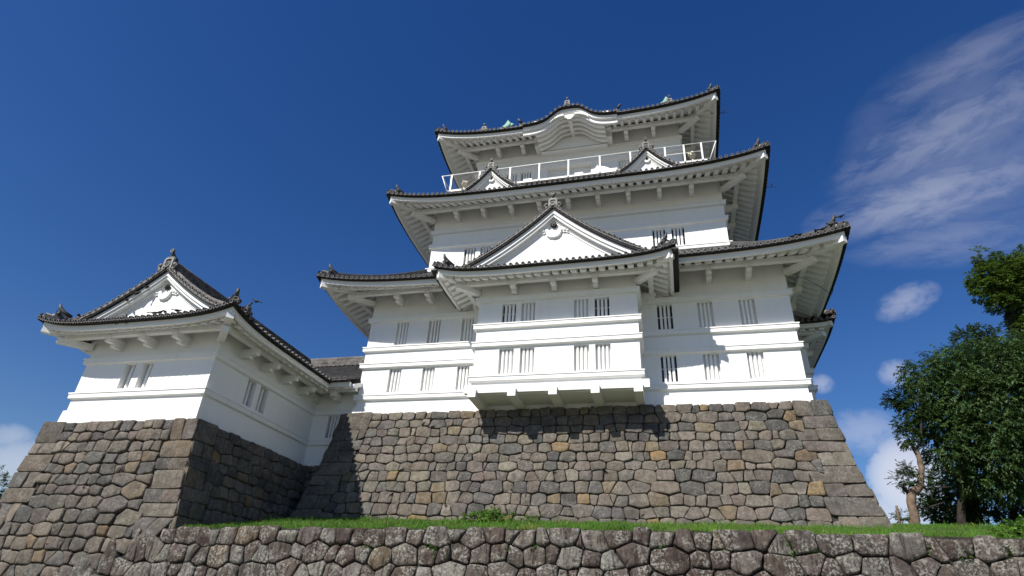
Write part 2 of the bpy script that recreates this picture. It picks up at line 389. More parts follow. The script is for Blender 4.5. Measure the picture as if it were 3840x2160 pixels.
    for (px, py, dx, dy) in hips:    # hip rafter on an outer corner and its bracket arm
        d = Vector((dx, dy, 0)); c = Vector((px, py, 0)); b = MB()
        z1 = zb + up - .10; z0 = zb + .05 + slope*o - .12
        a = c + d*(o - .16) + Vector((0,0,z1)); mid = c + d*(pur_n) + Vector((0,0, zb + .05 + slope*(o - pur_n) - .20)); e = c - d*.1 + Vector((0,0,z0))
        b.beam(a, mid, .30, .30); b.beam(mid, e, .30, .30)
        hp.append(b)
        b = MB(); pz = zb + .05 + slope*(o - pur_n) - raf_h - pur_h + .04
        b.beam(c - d*.1 + Vector((0,0,pz-.13)), c + d*(pur_n + .28) + Vector((0,0,pz-.13)), .30, .26)
        brs.append(b)
    e = obj('eave', es, plaster, parent)
    obj('fascia_board', fa, plaster, e); obj('rafters', ra, plaster, e)
    if pur_n: obj('purlin', pu, plaster, e); obj('attic_shade_board', gp, attic_shade_m, e)
    for b in brs: obj('bracket_arm', b, plaster, e)
    for b in hp: obj('hip_rafter', b, plaster, e)
    return e

PITCH = .305
def tile_edge(mb, S, o, zm, extra=None, trng=None, off=.0, fthk=.16, rad=.085):
    """dark eave course and the round end tiles of one side"""
    fr = S.fr; N = o + .10 + off
    ex = extra or (lambda t: 0)
    lo = S.t0 - S.m0*N if trng is None else trng[0]; hi = S.t1 + S.m1*N if trng is None else trng[1]
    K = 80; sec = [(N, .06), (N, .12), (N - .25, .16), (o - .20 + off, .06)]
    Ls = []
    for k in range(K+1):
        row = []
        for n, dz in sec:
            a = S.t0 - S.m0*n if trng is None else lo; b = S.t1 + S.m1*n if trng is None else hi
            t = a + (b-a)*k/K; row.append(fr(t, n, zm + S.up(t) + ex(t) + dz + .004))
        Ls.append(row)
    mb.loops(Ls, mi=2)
    cnt = max(1, int(round((hi - lo)/PITCH))); st = (hi - lo)/cnt
    dv = fr.nd + Vector((0,0,-.22))
    for k in range(cnt):
        t = lo + st*(k + .5); z = zm + S.up(t) + ex(t) + .155
        mb.disc_tile(fr(t, N + .05, z), dv, rad, .30)
        # pan tile lip between the rolls
        t2 = t + st*.5
        if k < cnt-1:
            z2 = zm + S.up(t2) + ex(t2) + .075
            mb.add([fr(t2-st*.3, N+.03, z2+.055), fr(t2, N+.03, z2-.0), fr(t2+st*.3, N+.03, z2+.055), fr(t2+st*.3, N+.005, z2+.09), fr(t2, N+.005, z2+.05), fr(t2-st*.3, N+.005, z2+.09)],
                   [(0,1,4,5), (1,2,3,4)], 0)
    return lo, hi, cnt, st, N
def skirt_tiles(mb, S, o, zm, zin, inset, c=.75, extra=None):
    """tiled slope of one side from the eave up to an inner wall"""
    fr = S.fr; lo, hi, cnt, st, N = tile_edge(mb, S, o, zm, extra)
    ze = zm + .14
    def zs(t, n):
        s = (N - n)/(N + inset); return ze + (zin - ze)*(c*s + (1-c)*s*s) + S.up(t)*(1-s)**2
    rows = []
    for i in range(9):
        n = N - .02 - (N + inset)*i/8; a = S.t0 - S.m0*n; b = S.t1 + S.m1*n
        rows.append([fr(a + (b-a)*k/40, n, zs(a + (b-a)*k/40, n)) for k in range(41)])
    mb.grid(rows)
    for k in range(cnt):
        t = lo + st*(k+.5); nmin = -inset
        if S.m0 == 1 and t < S.t0 + inset: nmin = max(nmin, S.t0 - t)
        if S.m1 == 1 and t > S.t1 - inset: nmin = max(nmin, t - S.t1)
        if N - nmin < .3: continue
        pts = [fr(t, N - .1 + (nmin - N + .1)*i/6, zs(t, N - .1 + (nmin - N + .1)*i/6) + .02) for i in range(7)]
        mb.tube(pts, .078, 5, half=True, upv=Vector((0,0,1)))
    return zs
def ridge_line(mb, pts, w=.30, h=.34, tiers=3, mi=0, top=True):
    """stacked ridge along pts (bottom centre line), with a round cap"""
    pts = [Vector(p) for p in pts]
    for j in range(tiers):
        ww = w*(1 - .12*j) + (.05 if j % 2 == 0 else 0); z0, z1 = h*j/tiers, h*(j+1)/tiers - .012
        Ls = []
        for i, p in enumerate(pts):
            d = (pts[min(i+1, len(pts)-1)] - pts[max(i-1,0)]); d.z = 0; x = Vector((d.y, -d.x, 0)).normalized()
            Ls.append([p - x*ww/2 + Vector((0,0,z0)), p + x*ww/2 + Vector((0,0,z0)), p + x*ww/2 + Vector((0,0,z1)), p - x*ww/2 + Vector((0,0,z1))])
        mb.loops(Ls, mi=mi)
    if top: mb.tube([p + Vector((0,0,h)) for p in pts], .085, 8, mi=mi)
def end_tile(parent, pos, d, s=1.0, horns=True, stick=True, name='ridge_end_tile'):
    """decorated ridge end: plate with raised arch, boss, side curls and a round tile rising over it. d = outward direction"""
    mb = MB(); d = Vector((d[0], d[1], 0)).normalized(); x = Vector((-d.y, d.x, 0)); p = Vector(pos)
    Q = lambda a, n, z: p + x*a*s + d*n*s + Vector((0,0,z*s))
    def prism(poly, n0, n1, mi=0): mb.loops([[Q(a, n0, z) for a, z in poly], [Q(a, n1, z) for a, z in poly]], mi=mi)
    prism([(-.34,0), (.34,0), (.30,.42), (.27,.66), (.16,.74), (-.16,.74), (-.27,.66), (-.30,.42)], -.12, .08)
    arch = [(-.27,.05), (-.25,.58), (-.15,.68), (.15,.68), (.25,.58), (.27,.05), (.17,.05), (.16,.52), (.09,.57), (-.09,.57), (-.16,.52), (-.17,.05)]
    for i in range(5):
        q = [arch[i], arch[i+1], arch[10-i], arch[11-i]]; prism(q, .06, .13, 1)
    mb.disc_tile(Q(0, .16, .27), d, .15*s, .1*s, 0, 1, 12)
    if horns:
        for sg in (-1, 1):
            mb.tube([Q(sg*.30, 0, .05), Q(sg*.46, .03, .10), Q(sg*.52, .05, .25), Q(sg*.42, .06, .30)], [.10*s, .11*s, .09*s, .05*s], 6)
            mb.ball(Q(sg*.40, .08, .27), .10*s, .10*s, .10*s, 1)
            mb.ball(Q(sg*.38, .08, .02), .09*s, .09*s, .09*s, 1)
            mb.tube([Q(sg*.34, .02, .0), Q(sg*.55, .02, -.18), Q(sg*.66, .02, -.36), Q(sg*.58, .04, -.42)], [.10*s, .09*s, .06*s, .03*s], 6)
    if stick:
        mb.tube([Q(0, -.25, .70), Q(0, .0, .86), Q(0, .12, .98)], .085*s, 8)
        mb.disc_tile(Q(0, .17, 1.03), d + Vector((0,0,.15)), .105*s, .1*s, 0, 1, 12)
    return obj(name, mb, [tile, tile_rim], parent)
def hip(parent, base, d, o, zo, length_pts, s=.95):
    """corner ridge over the hip with its end tile turned up at the tip"""
    mb = MB(); ridge_line(mb, length_pts, .24, .22, 2); obj('hip_ridge', mb, tile, parent)
    d = Vector((d[0], d[1], 0)).normalized(); p = Vector(length_pts[0]); mb = MB()
    x = Vector((-d.y, d.x, 0))
    Q = lambda a, n, z: p + x*a*s + d*n*s + Vector((0,0,z*s))
    # flared end block set back from the corner, upright finial, round tile at the very tip
    mb.loops([[Q(-.17,-.85,0), Q(.17,-.85,0), Q(.14,-.85,.30), Q(-.14,-.85,.30)], [Q(-.20,-.40,-.02), Q(.20,-.40,-.02), Q(.17,-.36,.50), Q(-.17,-.36,.50)]])
    mb.tube([Q(0,-1.0,.36), Q(0,-.65,.50), Q(0,-.42,.68), Q(0,-.36,.88)], [.09*s,.11*s,.10*s,.05*s], 7)
    mb.ball(Q(0,-.34,.20), .14*s, .14*s, .15*s, 1); mb.ball(Q(-.2,-.5,.34), .09*s, .09*s, .10*s); mb.ball(Q(.2,-.5,.34), .09*s, .09*s, .10*s)
    mb.tube([Q(0,-.5,.0), Q(0,-.1,.04), Q(0,.14,.12)], .105*s, 8); mb.disc_tile(Q(0,.18,.135), d + Vector((0,0,.3)), .125*s, .08*s)
    obj('corner_end_tile', mb, [tile, tile_rim], parent)

def gable(parent, fr, hw, zf, za, c, nwall, nboard, nback, scale=1.0, board_h=.34, pend=True, ridge_end=True, pfn=None):
    """front gable on frame fr (t across, n outward): hw half width at the foot zf, apex za (tile surface). nwall plane of the white wall,
    nboard plane of the barge board, nback where the verge tiles start behind"""
    prof = lambda t: zf + (za - zf)*(c*(1 - abs(t)/hw) + (1-c)*(1 - abs(t)/hw)**2)
    if pfn: prof = pfn
    g = MB(); K = 24; ts = [-hw + 2*hw*k/K for k in range(K+1)]
    low = zf - .55*scale
    for k in range(K):
        a, b = ts[k], ts[k+1]
        g.add([fr(a, nwall, low), fr(b, nwall, low), fr(b, nwall, prof(b) - .1), fr(a, nwall, prof(a) - .1)], [(0,1,2,3)])
    o = obj('gable', g, plaster, parent)
    # stepped barge boards, one part each side
    for sg in (-1, 1):
        b = MB()
        for (n0, n1, d0, d1) in ((nwall - .05, nboard, .06, .06 + board_h*.62), (nwall - .05, nboard - .08, .06 + board_h*.62 - .01, .06 + board_h), (nwall - .05, nwall + .09, .06 + board_h - .01, .06 + board_h*1.32), (nwall - .05, nwall + .045, .06 + board_h*1.32 - .01, .06 + board_h*1.6)):
            Ls = []
            for k in range(17):
                t = sg*hw*1.0*k/16; sl_ = 1.0 + .15
                z = prof(t); Ls.append([fr(t, n1, z - d0*sl_), fr(t, n1, z - d1*sl_), fr(t, n0, z - d1*sl_), fr(t, n0, z - d0*sl_)])
            b.loops(Ls)
        obj('barge_board', b, plaster, o)
    if pend:   # carved white pendant with a dark rosette
        s = scale; p = MB(); zc = za - board_h*1.9 - .42*s
        def blob(pts, n1, mi=0):
            p.loops([[fr(t*s, nwall - .02, zc + z*s) for t, z in pts], [fr(t*s, nwall + n1*.6, zc + z*s) for t, z in pts], [fr(t*s*.82, nwall + n1, zc + (z*.82 - .05)*s) for t, z in pts]], mi=mi, smooth=True)
        blob([(.0,-.55), (.24,-.50), (.38,-.34), (.42,-.12), (.30,.0), (.2,-.14), (.1,-.26), (-.1,-.26), (-.2,-.14), (-.30,.0), (-.42,-.12), (-.38,-.34), (-.24,-.50)], .13)
        for sg in (-1, 1):
            L = [(.34,-.05), (.50,-.22), (.62,-.20), (.72,-.28), (.86,-.22), (1.0,-.30), (1.22,-.30), (1.0,-.12), (.86,-.04), (.74,.02), (.66,.14), (.52,.10), (.44,.2), (.36,.12)]
            pts = [(sg*t, z) for t, z in L]
            if sg < 0: pts.reverse()
            p.loops([[fr(t*s, nwall - .02, zc + z*s) for t, z in pts], [fr(t*s, nwall + .07, zc + z*s) for t, z in pts]], smooth=True)
            for (t, z, r) in ((.36, -.06, .12), (.56, -.06, .10), (.72, -.13, .085), (.92, -.18, .06)):
                q = fr(sg*t*s, nwall + .06, zc + z*s); p.ball(q, r*s, .09*s, r*s)
        obj('carved_pendant', p, plaster, o)
        rs = MB(); q = []
        for k in range(12): a = 2*pi*k/12; r = (.17 if k % 2 == 0 else .145)*s; q.append((r*cos(a), r*sin(a)))
        zr = zc + .26*s
        rs.loops([[fr(t, nwall - .02, zr + z) for t, z in q], [fr(t, nwall + .12*s, zr + z) for t, z in q], [fr(t*.6, nwall + .17*s, zr + z*.6) for t, z in q]])
        rs.ball(fr(0, nwall + .17*s, zr), .06*s, .05*s, .06*s)
        obj('rosette', rs, rosette_m, o)
    # verge tiles
    v = MB(); Ls = []
    for k in range(33):
        t = -hw*1.04 + 2.08*hw*k/32; z = prof(min(abs(t), hw)) - (max(0, abs(t)-hw)*.4)
        Ls.append([fr(t, nboard + .13, z - .07), fr(t, nboard + .13, z + .07), fr(t, nback, z + .07), fr(t, nback, z - .08)])
    v.loops(Ls, mi=2)
    for sg in (-1, 1):
        t = .16*scale; 
        while t < hw*1.03:
            z = prof(min(t, hw)); dz = (prof(max(t-.05, 0)) - z)/.05; st = PITCH*.98/sqrt(1 + dz*dz)
            v.disc_tile(fr(sg*t, nboard + .18, z + .13), fr.nd + Vector((0,0,-.12)), .085, .45)
            # flat tile between
            t2 = t + st*.5; z2 = prof(min(t2, hw))
            v.add([fr(sg*(t2-.09), nboard+.16, z2 + .06 + dz*.09), fr(sg*(t2+.09), nboard+.16, z2 + .06 - dz*.09), fr(sg*(t2+.09), nboard+.16, z2 + .115 - dz*.09), fr(sg*(t2-.09), nboard+.16, z2 + .115 + dz*.09)], [(0,1,2,3)], 1)
            t += st
    vo = obj('verge_tiles', v, [tile, tile_rim, tile_dark], o)
    return o, prof
def gable_slopes(parent, fr, hw, zf, za, c, n_front, n_back, rolls=True):
    """the two tiled slopes behind a gable, ridge along n"""
    prof = lambda t: zf + (za - zf)*(c*(1 - abs(t)/hw) + (1-c)*(1 - abs(t)/hw)**2)
    mb = MB()
    for sg in (-1, 1):
        rows = [[fr(sg*hw*k/12, n_front + (n_back - n_front)*i/6, prof(hw*k/12) + .05) for k in range(13)] for i in range(7)]
        mb.grid(rows)
        if rolls:
            cnt = int(abs(n_front - n_back)/PITCH)
            for i in range(cnt):
                n = n_front - (i + .5)*PITCH
                mb.tube([fr(sg*hw*(1 - k/7), n, prof(hw*(1 - k/7)) + .07) for k in range(8)], .078, 5, half=True, upv=Vector((0,0,1)))
    return obj('gable_roof', mb, [tile, tile_rim, tile_dark], parent)

# ------------------------------------------------------------------ stone walls
PAL_A = [((.132,.114,.094),9), ((.116,.103,.088),9), ((.146,.124,.099),6), ((.105,.098,.089),5), ((.080,.076,.072),3), ((.156,.120,.080),1.4), ((.134,.106,.090),1.5), ((.168,.148,.120),2), ((.185,.128,.066),.3)]
PAL_B = [((.108,.090,.076),6), ((.085,.066,.056),6), ((.135,.123,.104),5), ((.068,.050,.042),5), ((.155,.146,.126),2.5), ((.115,.085,.055),.7)]
def pick(pal, rr):
    s = rr.random()*sum(w for _, w in pal)
    for c, w in pal:
        s -= w
        if s <= 0: break
    k = rr.uniform(.84, 1.17); return tuple(x*k*rr.uniform(.97, 1.03) for x in c)
def clip(poly, nx, ny, d):     # keep points with nx*x+ny*y <= d
    out = []
    for i in range(len(poly)):
        a = poly[i]; b = poly[(i+1) % len(poly)]; fa = nx*a[0]+ny*a[1]-d; fb = nx*b[0]+ny*b[1]-d
        if fa <= 0: out.append(a)
        if (fa < 0 < fb) or (fb < 0 < fa):
            t = fa/(fa-fb); out.append((a[0]+(b[0]-a[0])*t, a[1]+(b[1]-a[1])*t))
    return out
def stones(surf, ulo, uhi, z0, z1, rowh, avgw, seed, pal, clo=False, chi=False, gap=.016, bulge=.038, topj=.06, wild=.11, kz=1.75, cw=(1.5, .75), cmin=-99):
    rr = random.Random(seed); rows = []; z = z0
    while z < z1 - rowh*.5:
        h = rowh*rr.uniform(.82, 1.2)*(1.12 - .25*(z-z0)/(z1-z0)); rows.append([z, z+h]); z += h
    k = (z1-z0)/(rows[-1][1]-z0)
    rows = [[z0+(a-z0)*k, z0+(b-z0)*k] for a, b in rows]
    seeds = []; polys = []
    def corner(hi):
        z = rows[0][0]; k_ = 0; out = []
        top = rows[-1][1]
        while z < top - .01:
            h = rr.uniform(.46, .74); 
            if top - z - h < .35: h = top - z
            L = cw[(k_ + hi) % 2]*rr.uniform(.8, 1.25); L2 = L + rr.uniform(.5, .8) if L < 1.0 else L
            t0, t1 = rr.uniform(-.05, .05), rr.uniform(-.05, .05)
            a, b = z, z + h
            if b < cmin: z = b; k_ += 1; out.append((a, b, 0)); continue
            if hi: polys.append(([(uhi(a)-L-t0, a), (uhi(a), a), (uhi(b), b), (uhi(b)-L-t1, b)], True))
            else: polys.append(([(ulo(a), a), (ulo(a)+L+t0, a), (ulo(b)+L+t1, b), (ulo(b), b)], True))
            if L2 > L:
                if hi: polys.append(([(uhi(a)-L2, a), (uhi(a)-L-t0, a), (uhi(b)-L-t1, b), (uhi(b)-L2, b)], True))
                else: polys.append(([(ulo(a)+L+t0, a), (ulo(a)+L2, a), (ulo(b)+L2, b), (ulo(b)+L+t1, b)], True))
            out.append((a, b, L2)); z = b; k_ += 1
        return lambda q: max([l for a, b, l in out if a < q + .02 and b > q - .02] or [0])
    cl_, ch_ = (corner(0) if clo else None), (corner(1) if chi else None)
    for j, (a, b) in enumerate(rows):
        zc = (a+b)/2; ul = ulo(zc) + (cl_(zc) if clo else 0); uh = uhi(zc) - (ch_(zc) if chi else 0)
        u = ul
        while u < uh - .05:
            w = avgw*math.exp(rr.gauss(0, .33))
            if uh - u - w < avgw*.5: w = uh - u
            seeds.append((u + w/2 + rr.uniform(-.1,.1)*w, zc + rr.uniform(-wild, wild)*(b-a), w, ul, uh, j, rr.choice((-.12, -.05, 0, 0, .05, .14, .30))))
            u += w
    for i, (u, z, w, ul, uh, j, g) in enumerate(seeds):
        tz = rows[-1][1] + rr.uniform(-topj, topj*.3)
        P = [(ul, max(z0, z-1.0)), (uh, max(z0, z-1.0)), (uh, min(tz, z+1.0)), (ul, min(tz, z+1.0))]
        P = clip(P, 1, 0, u + 1.2); P = clip(P, -1, 0, -(u - 1.2))
        for i2, (u2, z2, w2, _, _, j2, g2) in enumerate(seeds):
            if i2 == i or abs(j2-j) > 2 or abs(u2-u) > 2.2: continue
            dx, dz = u2-u, (z2-z)*kz; D = sqrt(dx*dx+dz*dz)
            off = D/2 + ((w*w - w2*w2)*.12 + (g-g2)*.3)/(2*D) 
            # in scaled space: dx*(x-u)+dz*(kz*(y-z)) <= off*D
            P = clip(P, dx, dz*kz, off*D + dx*u + dz*kz*z)
            if len(P) < 3: break
        if len(P) >= 3: polys.append((P, False))
    mb = MB(); cols = []
    for P, corner in polys:
        cx = sum(p[0] for p in P)/len(P); cz = sum(p[1] for p in P)/len(P)
        hw = max(.05, (max(p[0] for p in P)-min(p[0] for p in P))/2); hh = max(.05, (max(p[1] for p in P)-min(p[1] for p in P))/2)
        if hw < .07 or hh < .07: continue
        # subdivide long edges and cut the corners
        Q = []
        n = len(P); cut = .07 if corner else rr.uniform(.05, .13)
        for i in range(n):
            a = P[i]; b = P[(i+1) % n]; l = math.hypot(b[0]-a[0], b[1]-a[1])
            if l < .03: continue
            Q.append((a[0]+(b[0]-a[0])*cut, a[1]+(b[1]-a[1])*cut))
            if l > .3: Q.append(((a[0]+b[0])/2, (a[1]+b[1])/2))
            Q.append((b[0]-(b[0]-a[0])*cut, b[1]-(b[1]-a[1])*cut))
        if len(Q) < 3: continue
        if not corner: Q = [(x + rr.uniform(-.018,.018), y + rr.uniform(-.018,.018)) for x, y in Q]
        gp = gap*(.75 if corner else rr.uniform(.7, 1.35)); bg = bulge*(.5 if corner else rr.uniform(.6, 1.35))
        tu, tz_ = rr.uniform(-.10,.10), rr.uniform(-.10,.10); base = rr.uniform(-.025,.035)*(0.3 if corner else 1)
        c = pick(pal, rr); sd = Vector((rr.uniform(0,99), rr.uniform(0,99), 0))
        rings = [(gp, -.16), (gp, -.02), (gp+bg*.28, bg*.70), (gp+bg*1.15, bg*.98), (gp+min(hw,hh)*.48, bg*1.12)]
        Ls = []
        for d, dep in rings:
            sx, sy = max(.08, 1-d/hw), max(.08, 1-d/hh); row = []
            for x, y in Q:
                X = cx+(x-cx)*sx; Y = cz+(y-cz)*sy
                p, nn = surf(X, Y)
                q = noise.noise(Vector((X*2.6, Y*2.6, 0)) + sd)*.05 + noise.noise(Vector((X*7, Y*7, 3)) + sd)*.012
                e = dep + base + ((tu*(X-cx) + tz_*(Y-cz)) + q if dep > 0 else 0)
                row.append(p + nn*e)
            Ls.append(row)
        b0 = len(mb.v); mb.loops(Ls, caps=False, smooth=not False)
        p, nn = surf(cx, cz); b1 = len(mb.v); mb.v.append(tuple(p + nn*(bg*1.15 + base + noise.noise(Vector((cx*2.6, cz*2.6, 0)) + sd)*.035)))
        m_ = len(Q); o4 = b0 + 4*m_
        for k in range(m_): mb.f.append((o4+k, o4+(k+1) % m_, b1)); mb.mi.append(0); mb.sm.append(True)
        cols.extend([c]*(len(mb.v)-b0))
    return mb, cols
def backing(surf, ulo, uhi, z0, z1, mb, d=-.075, n=14):
    rows = []
    for i in range(n+1):
        z = z0 + (z1-z0)*i/n; a, b = ulo(z), uhi(z); rows.append([surf(a + (b-a)*k/4, z)[0] + surf(a, z)[1]*d for k in range(5)])
    mb.grid(rows)
    return mb
def stone_face(parent, name, surf, ulo, uhi, z0, z1, mt=None, **k):
    mb, cols = stones(surf, ulo, uhi, z0, z1, **k)
    o = obj(name, mb, mt or stone_a, parent, cols)
    bm = backing(surf, ulo, uhi, z0, z1 - .08, MB()); obj('joint_fill', bm, earth, o)
    return o

# ------------------------------------------------------------------ setting: ground
mb = MB(); rows = []
for i in range(41):
    y = -700 + 1400*i/40; rows.append([(-900 + 1800*k/40, y, -10.6) for k in range(41)])
mb.grid(rows); g = obj('ground', mb, path_m); g['kind'] = 'structure'
def zt(x, y):   # terrace surface
    a = -6.62 + .27*max(0, min(1, (x + 12.5)/14))
    if y < -1.25: s = (y + 7.9)/6.65; z = a + (-5.2 - a)*(s*.75 + .25*s*s)
    else: z = -5.2 + .17*(min(y, 7) + 1.25)
    return z + noise.noise(Vector((x*.5, y*.5, 0)))*.05
mb = MB(); ys = [-7.68, -7.5, -7, -6, -5, -4, -3, -2, -1.25, 0, 1.5, 3, 5, 7, 12, 20, 40]; rows = []
for y in ys: rows.append([(-12.9 + 60*k/80, y, zt(-12.9 + 60*k/80, y)) for k in range(81)])
rows.insert(0, [(p[0], -7.68, -10.0) for p in rows[0]]); mb.grid(rows); g = obj('grass_terrace', mb, soil_m); g['kind'] = 'structure'

# ------------------------------------------------------------------ stone bases
def fs(z): return max(0.0, -z)/5.2
offm = lambda z: 1.0*(fs(z)*.62 + .38*fs(z)**2)
base = thing('stone_base', 'broad grey-brown battered stone base carrying the white keep', 'stone base', (0, 0, -5.2))
def s_main_f(u, z): return Vector((u, -.24 - offm(z), z)), Vector((0, -1, .2)).normalized()
def s_main_r(u, z): return Vector((11.45 + offm(z), u, z)), Vector((1, 0, .2)).normalized()
def s_main_l(u, z): return Vector((-11.38 - offm(z), u, z)), Vector((-1, 0, .2)).normalized()
stone_face(base, 'front_stonework', s_main_f, lambda z: -11.38 - offm(z), lambda z: 11.45 + offm(z), -5.5, 0.02, rowh=.475, avgw=.56, seed=3, pal=PAL_A, clo=True, chi=True)
stone_face(base, 'side_stonework', s_main_r, lambda z: -.24 - offm(z), lambda z: 19.4 + offm(z), -5.5, 0.02, rowh=.46, avgw=.6, seed=5, pal=PAL_A, clo=True)
stone_face(base, 'side_stonework', s_main_l, lambda z: -.24 - offm(z), lambda z: 5.0, -5.5, 0.02, rowh=.44, avgw=.55, seed=6, pal=PAL_A, clo=True)
mb = MB(); mb.add([(-11.3,-.1,-.03), (11.4,-.1,-.03), (11.4,19.3,-.03), (-11.3,19.3,-.03)], [(0,1,2,3)]); obj('top_earth', mb, earth, base)

tb = thing('stone_base', 'narrower stone base under the small corner turret, one side in deep shade', 'stone base', (-17, -3, -10.6))
ts_ = lambda z: max(0.0, -2.48 - z)/4.1
def s_tur_f(u, z): return Vector((u, -7.57 - .32*min(ts_(z), 1.0) - .08*max(0, ts_(z)-1), z)), Vector((0, -1, .1)).normalized()
def s_tur_r(u, z): return Vector((-13.21 + .64*min(ts_(z), 1.05), u, z)), Vector((1, 0, .15)).normalized()
def s_con_f(u, z): return Vector((u, .42 - .3*ts_(z), z)), Vector((0, -1, .1)).normalized()
stone_face(tb, 'front_stonework', s_tur_f, lambda z: -21.06 - .36*ts_(z), lambda z: -13.21 + .64*min(ts_(z), 1.0) - (.1 + 1.9*max(0, -6.75 - z) if z < -6.62 else 0), -10.7, -2.46, rowh=.47, avgw=.58, cmin=-6.45, seed=11, pal=PAL_A, clo=True, chi=True, bulge=.05, gap=.02, cw=(1.35, .7))
stone_face(tb, 'side_stonework', s_tur_r, lambda z: -7.57 - .3*ts_(z), lambda z: .6, -6.8, -2.46, rowh=.46, avgw=.58, seed=12, pal=PAL_A, clo=True, cw=(1.35, .7))
stone_face(tb, 'front_stonework', s_con_f, lambda z: -13.3, lambda z: -10.9, -6.0, -2.46, rowh=.44, avgw=.5, seed=13, pal=PAL_A)
mb = MB(); mb.add([(-21,-7.5,-2.52), (-13.25,-7.5,-2.52), (-13.25,.5,-2.52), (-21,.5,-2.52)], [(0,1,2,3)])
mb.add([(-21.1,-7.5,-2.5), (-21.9,-7.8,-10.6), (-21.9,8,-10.6), (-21.1,8,-2.5)], [(0,1,2,3)]); obj('top_earth', mb, earth, tb)

lw = thing('retaining_wall', 'low mossy retaining wall of big lichen-spotted stones below the grass', 'stone wall', (3, -8, -10.6))
def s_low(u, z): return Vector((u, -7.92 - .09*max(0, -6.5 - z), z + .27*max(0, min(1, (u + 12.5)/14)) - .03)), Vector((0, -1, .1)).normalized()
stone_face(lw, 'stonework', s_low, lambda z: -12.7 - 1.9*max(0, -6.75 - z), lambda z: 24, -10.7, -6.52, mt=stone_b, rowh=.56, avgw=.60, seed=21, pal=PAL_B, gap=.018, bulge=.062, topj=.12, wild=.24, kz=1.25)

# ------------------------------------------------------------------ the keep
keep = thing('castle_keep', 'tall white three-tiered castle keep with dark tiled curved roofs', 'castle', (0, 9.6, 0))
def storey(parent, x0, y0, x1, y1, z0, z1, wins=(), wins_r=(), wins_l=()):
    mb = MB(); F = frames(x0, y0, x1, y1)
    for s, wl_ in (('F', wins), ('R', wins_r), ('B', ()), ('L', wins_l)):
        fr, h = F[s]; cx = (x0+x1)/2
        holes = [(w[0] - (cx if s == 'F' else 0), w[1] - (cx if s == 'F' else 0), w[2], w[3]) for w in wl_]
        wall_panel(mb, fr, -h, h, z0, z1, holes)
    o = obj('storey_wall', mb, plaster, parent)
    for s, wl_ in (('F', wins), ('R', wins_r), ('L', wins_l)):
        fr, h = F[s]; cx = (x0+x1)/2
        for w in wl_:
            d = cx if s == 'F' else 0
            window(parent, fr, w[0]-d, w[1]-d, w[2], w[3], w[4], w[5] if len(w) > 5 else 3, w[6] if len(w) > 6 else .26)
    return o
def belts(parent, x0, y0, x1, y1, zs, h=.28, p=.14):
    for z in zs:
        mb = MB(); ring(mb, x0, y0, x1, y1, BELT(z, h, p)); obj('moulding', mb, plaster, parent)
LOW = (1.2, 2.52); UPW = (3.91, 5.25)
k3 = ['slit', 'white', 'slit', 'dark', 'white', 'white']; k3u = ['white', 'slit', 'white', 'dark', 'white', 'white']
xs = [(-9.28,-8.58), (-7.39,-6.70), (-5.47,-4.80), (4.75,5.47), (6.67,7.38), (8.59,9.31)]
w1 = [(a, b, *LOW, k3[i]) for i, (a, b) in enumerate(xs)] + [(a, b, *UPW, k3u[i]) for i, (a, b) in enumerate(xs)]
storey(keep, -10.88, .12, 10.88, 19.08, -.05, 7.4, w1)
belts(keep, -10.88, .12, 10.88, 19.08, (1.07, 2.845, 3.81, 5.58))
mb = MB(); ring(mb, -10.88, .12, 10.88, 19.08, [(.10, -.05), (.085, .44), (0, .46)]); obj('base_course', mb, plaster, keep)
F1 = frames(-11, 0, 11, 19.2)
S1 = [Side(F1[s][0], -F1[s][1], F1[s][1]) for s in 'FRBL']
make_eave(keep, S1, 2.28, 6.42, .70, pw=5, hips=[(-11,0,-1,-1), (11,0,1,-1), (11,19.2,1,1), (-11,19.2,-1,1)])
mb = MB()
for S in S1: skirt_tiles(mb, S, 2.28, 6.42, 9.55, 2.06)
roof1 = obj('roof', mb, [tile, tile_rim, tile_dark], keep)
def skirt_hips(parent, hx, y0, y1, o, zm, up, zin, inset, corners):
    for sx, front in corners:
        c = Vector((sx*hx, y0 if front else y1, 0)); d = Vector((sx, -1 if front else 1, 0)); pts = []
        N = o + .06
        for i in range(9):
            s = i/8; n = N - .12 - (N - .12 + inset)*s; ss = (N-n)/(N+inset)
            z = zm + .14 + (zin - zm - .14)*(.75*ss + .25*ss*ss) + up*1.03*(1-ss)**2 + .05
            pts.append(c + d*n + Vector((0,0,z)))
        hip(parent, None, d, o, zm, pts)
skirt_hips(roof1, 11, 0, 19.2, 2.28, 6.42, .70, 9.55, 2.06, [(-1,True),(1,True),(1,False),(-1,False)])

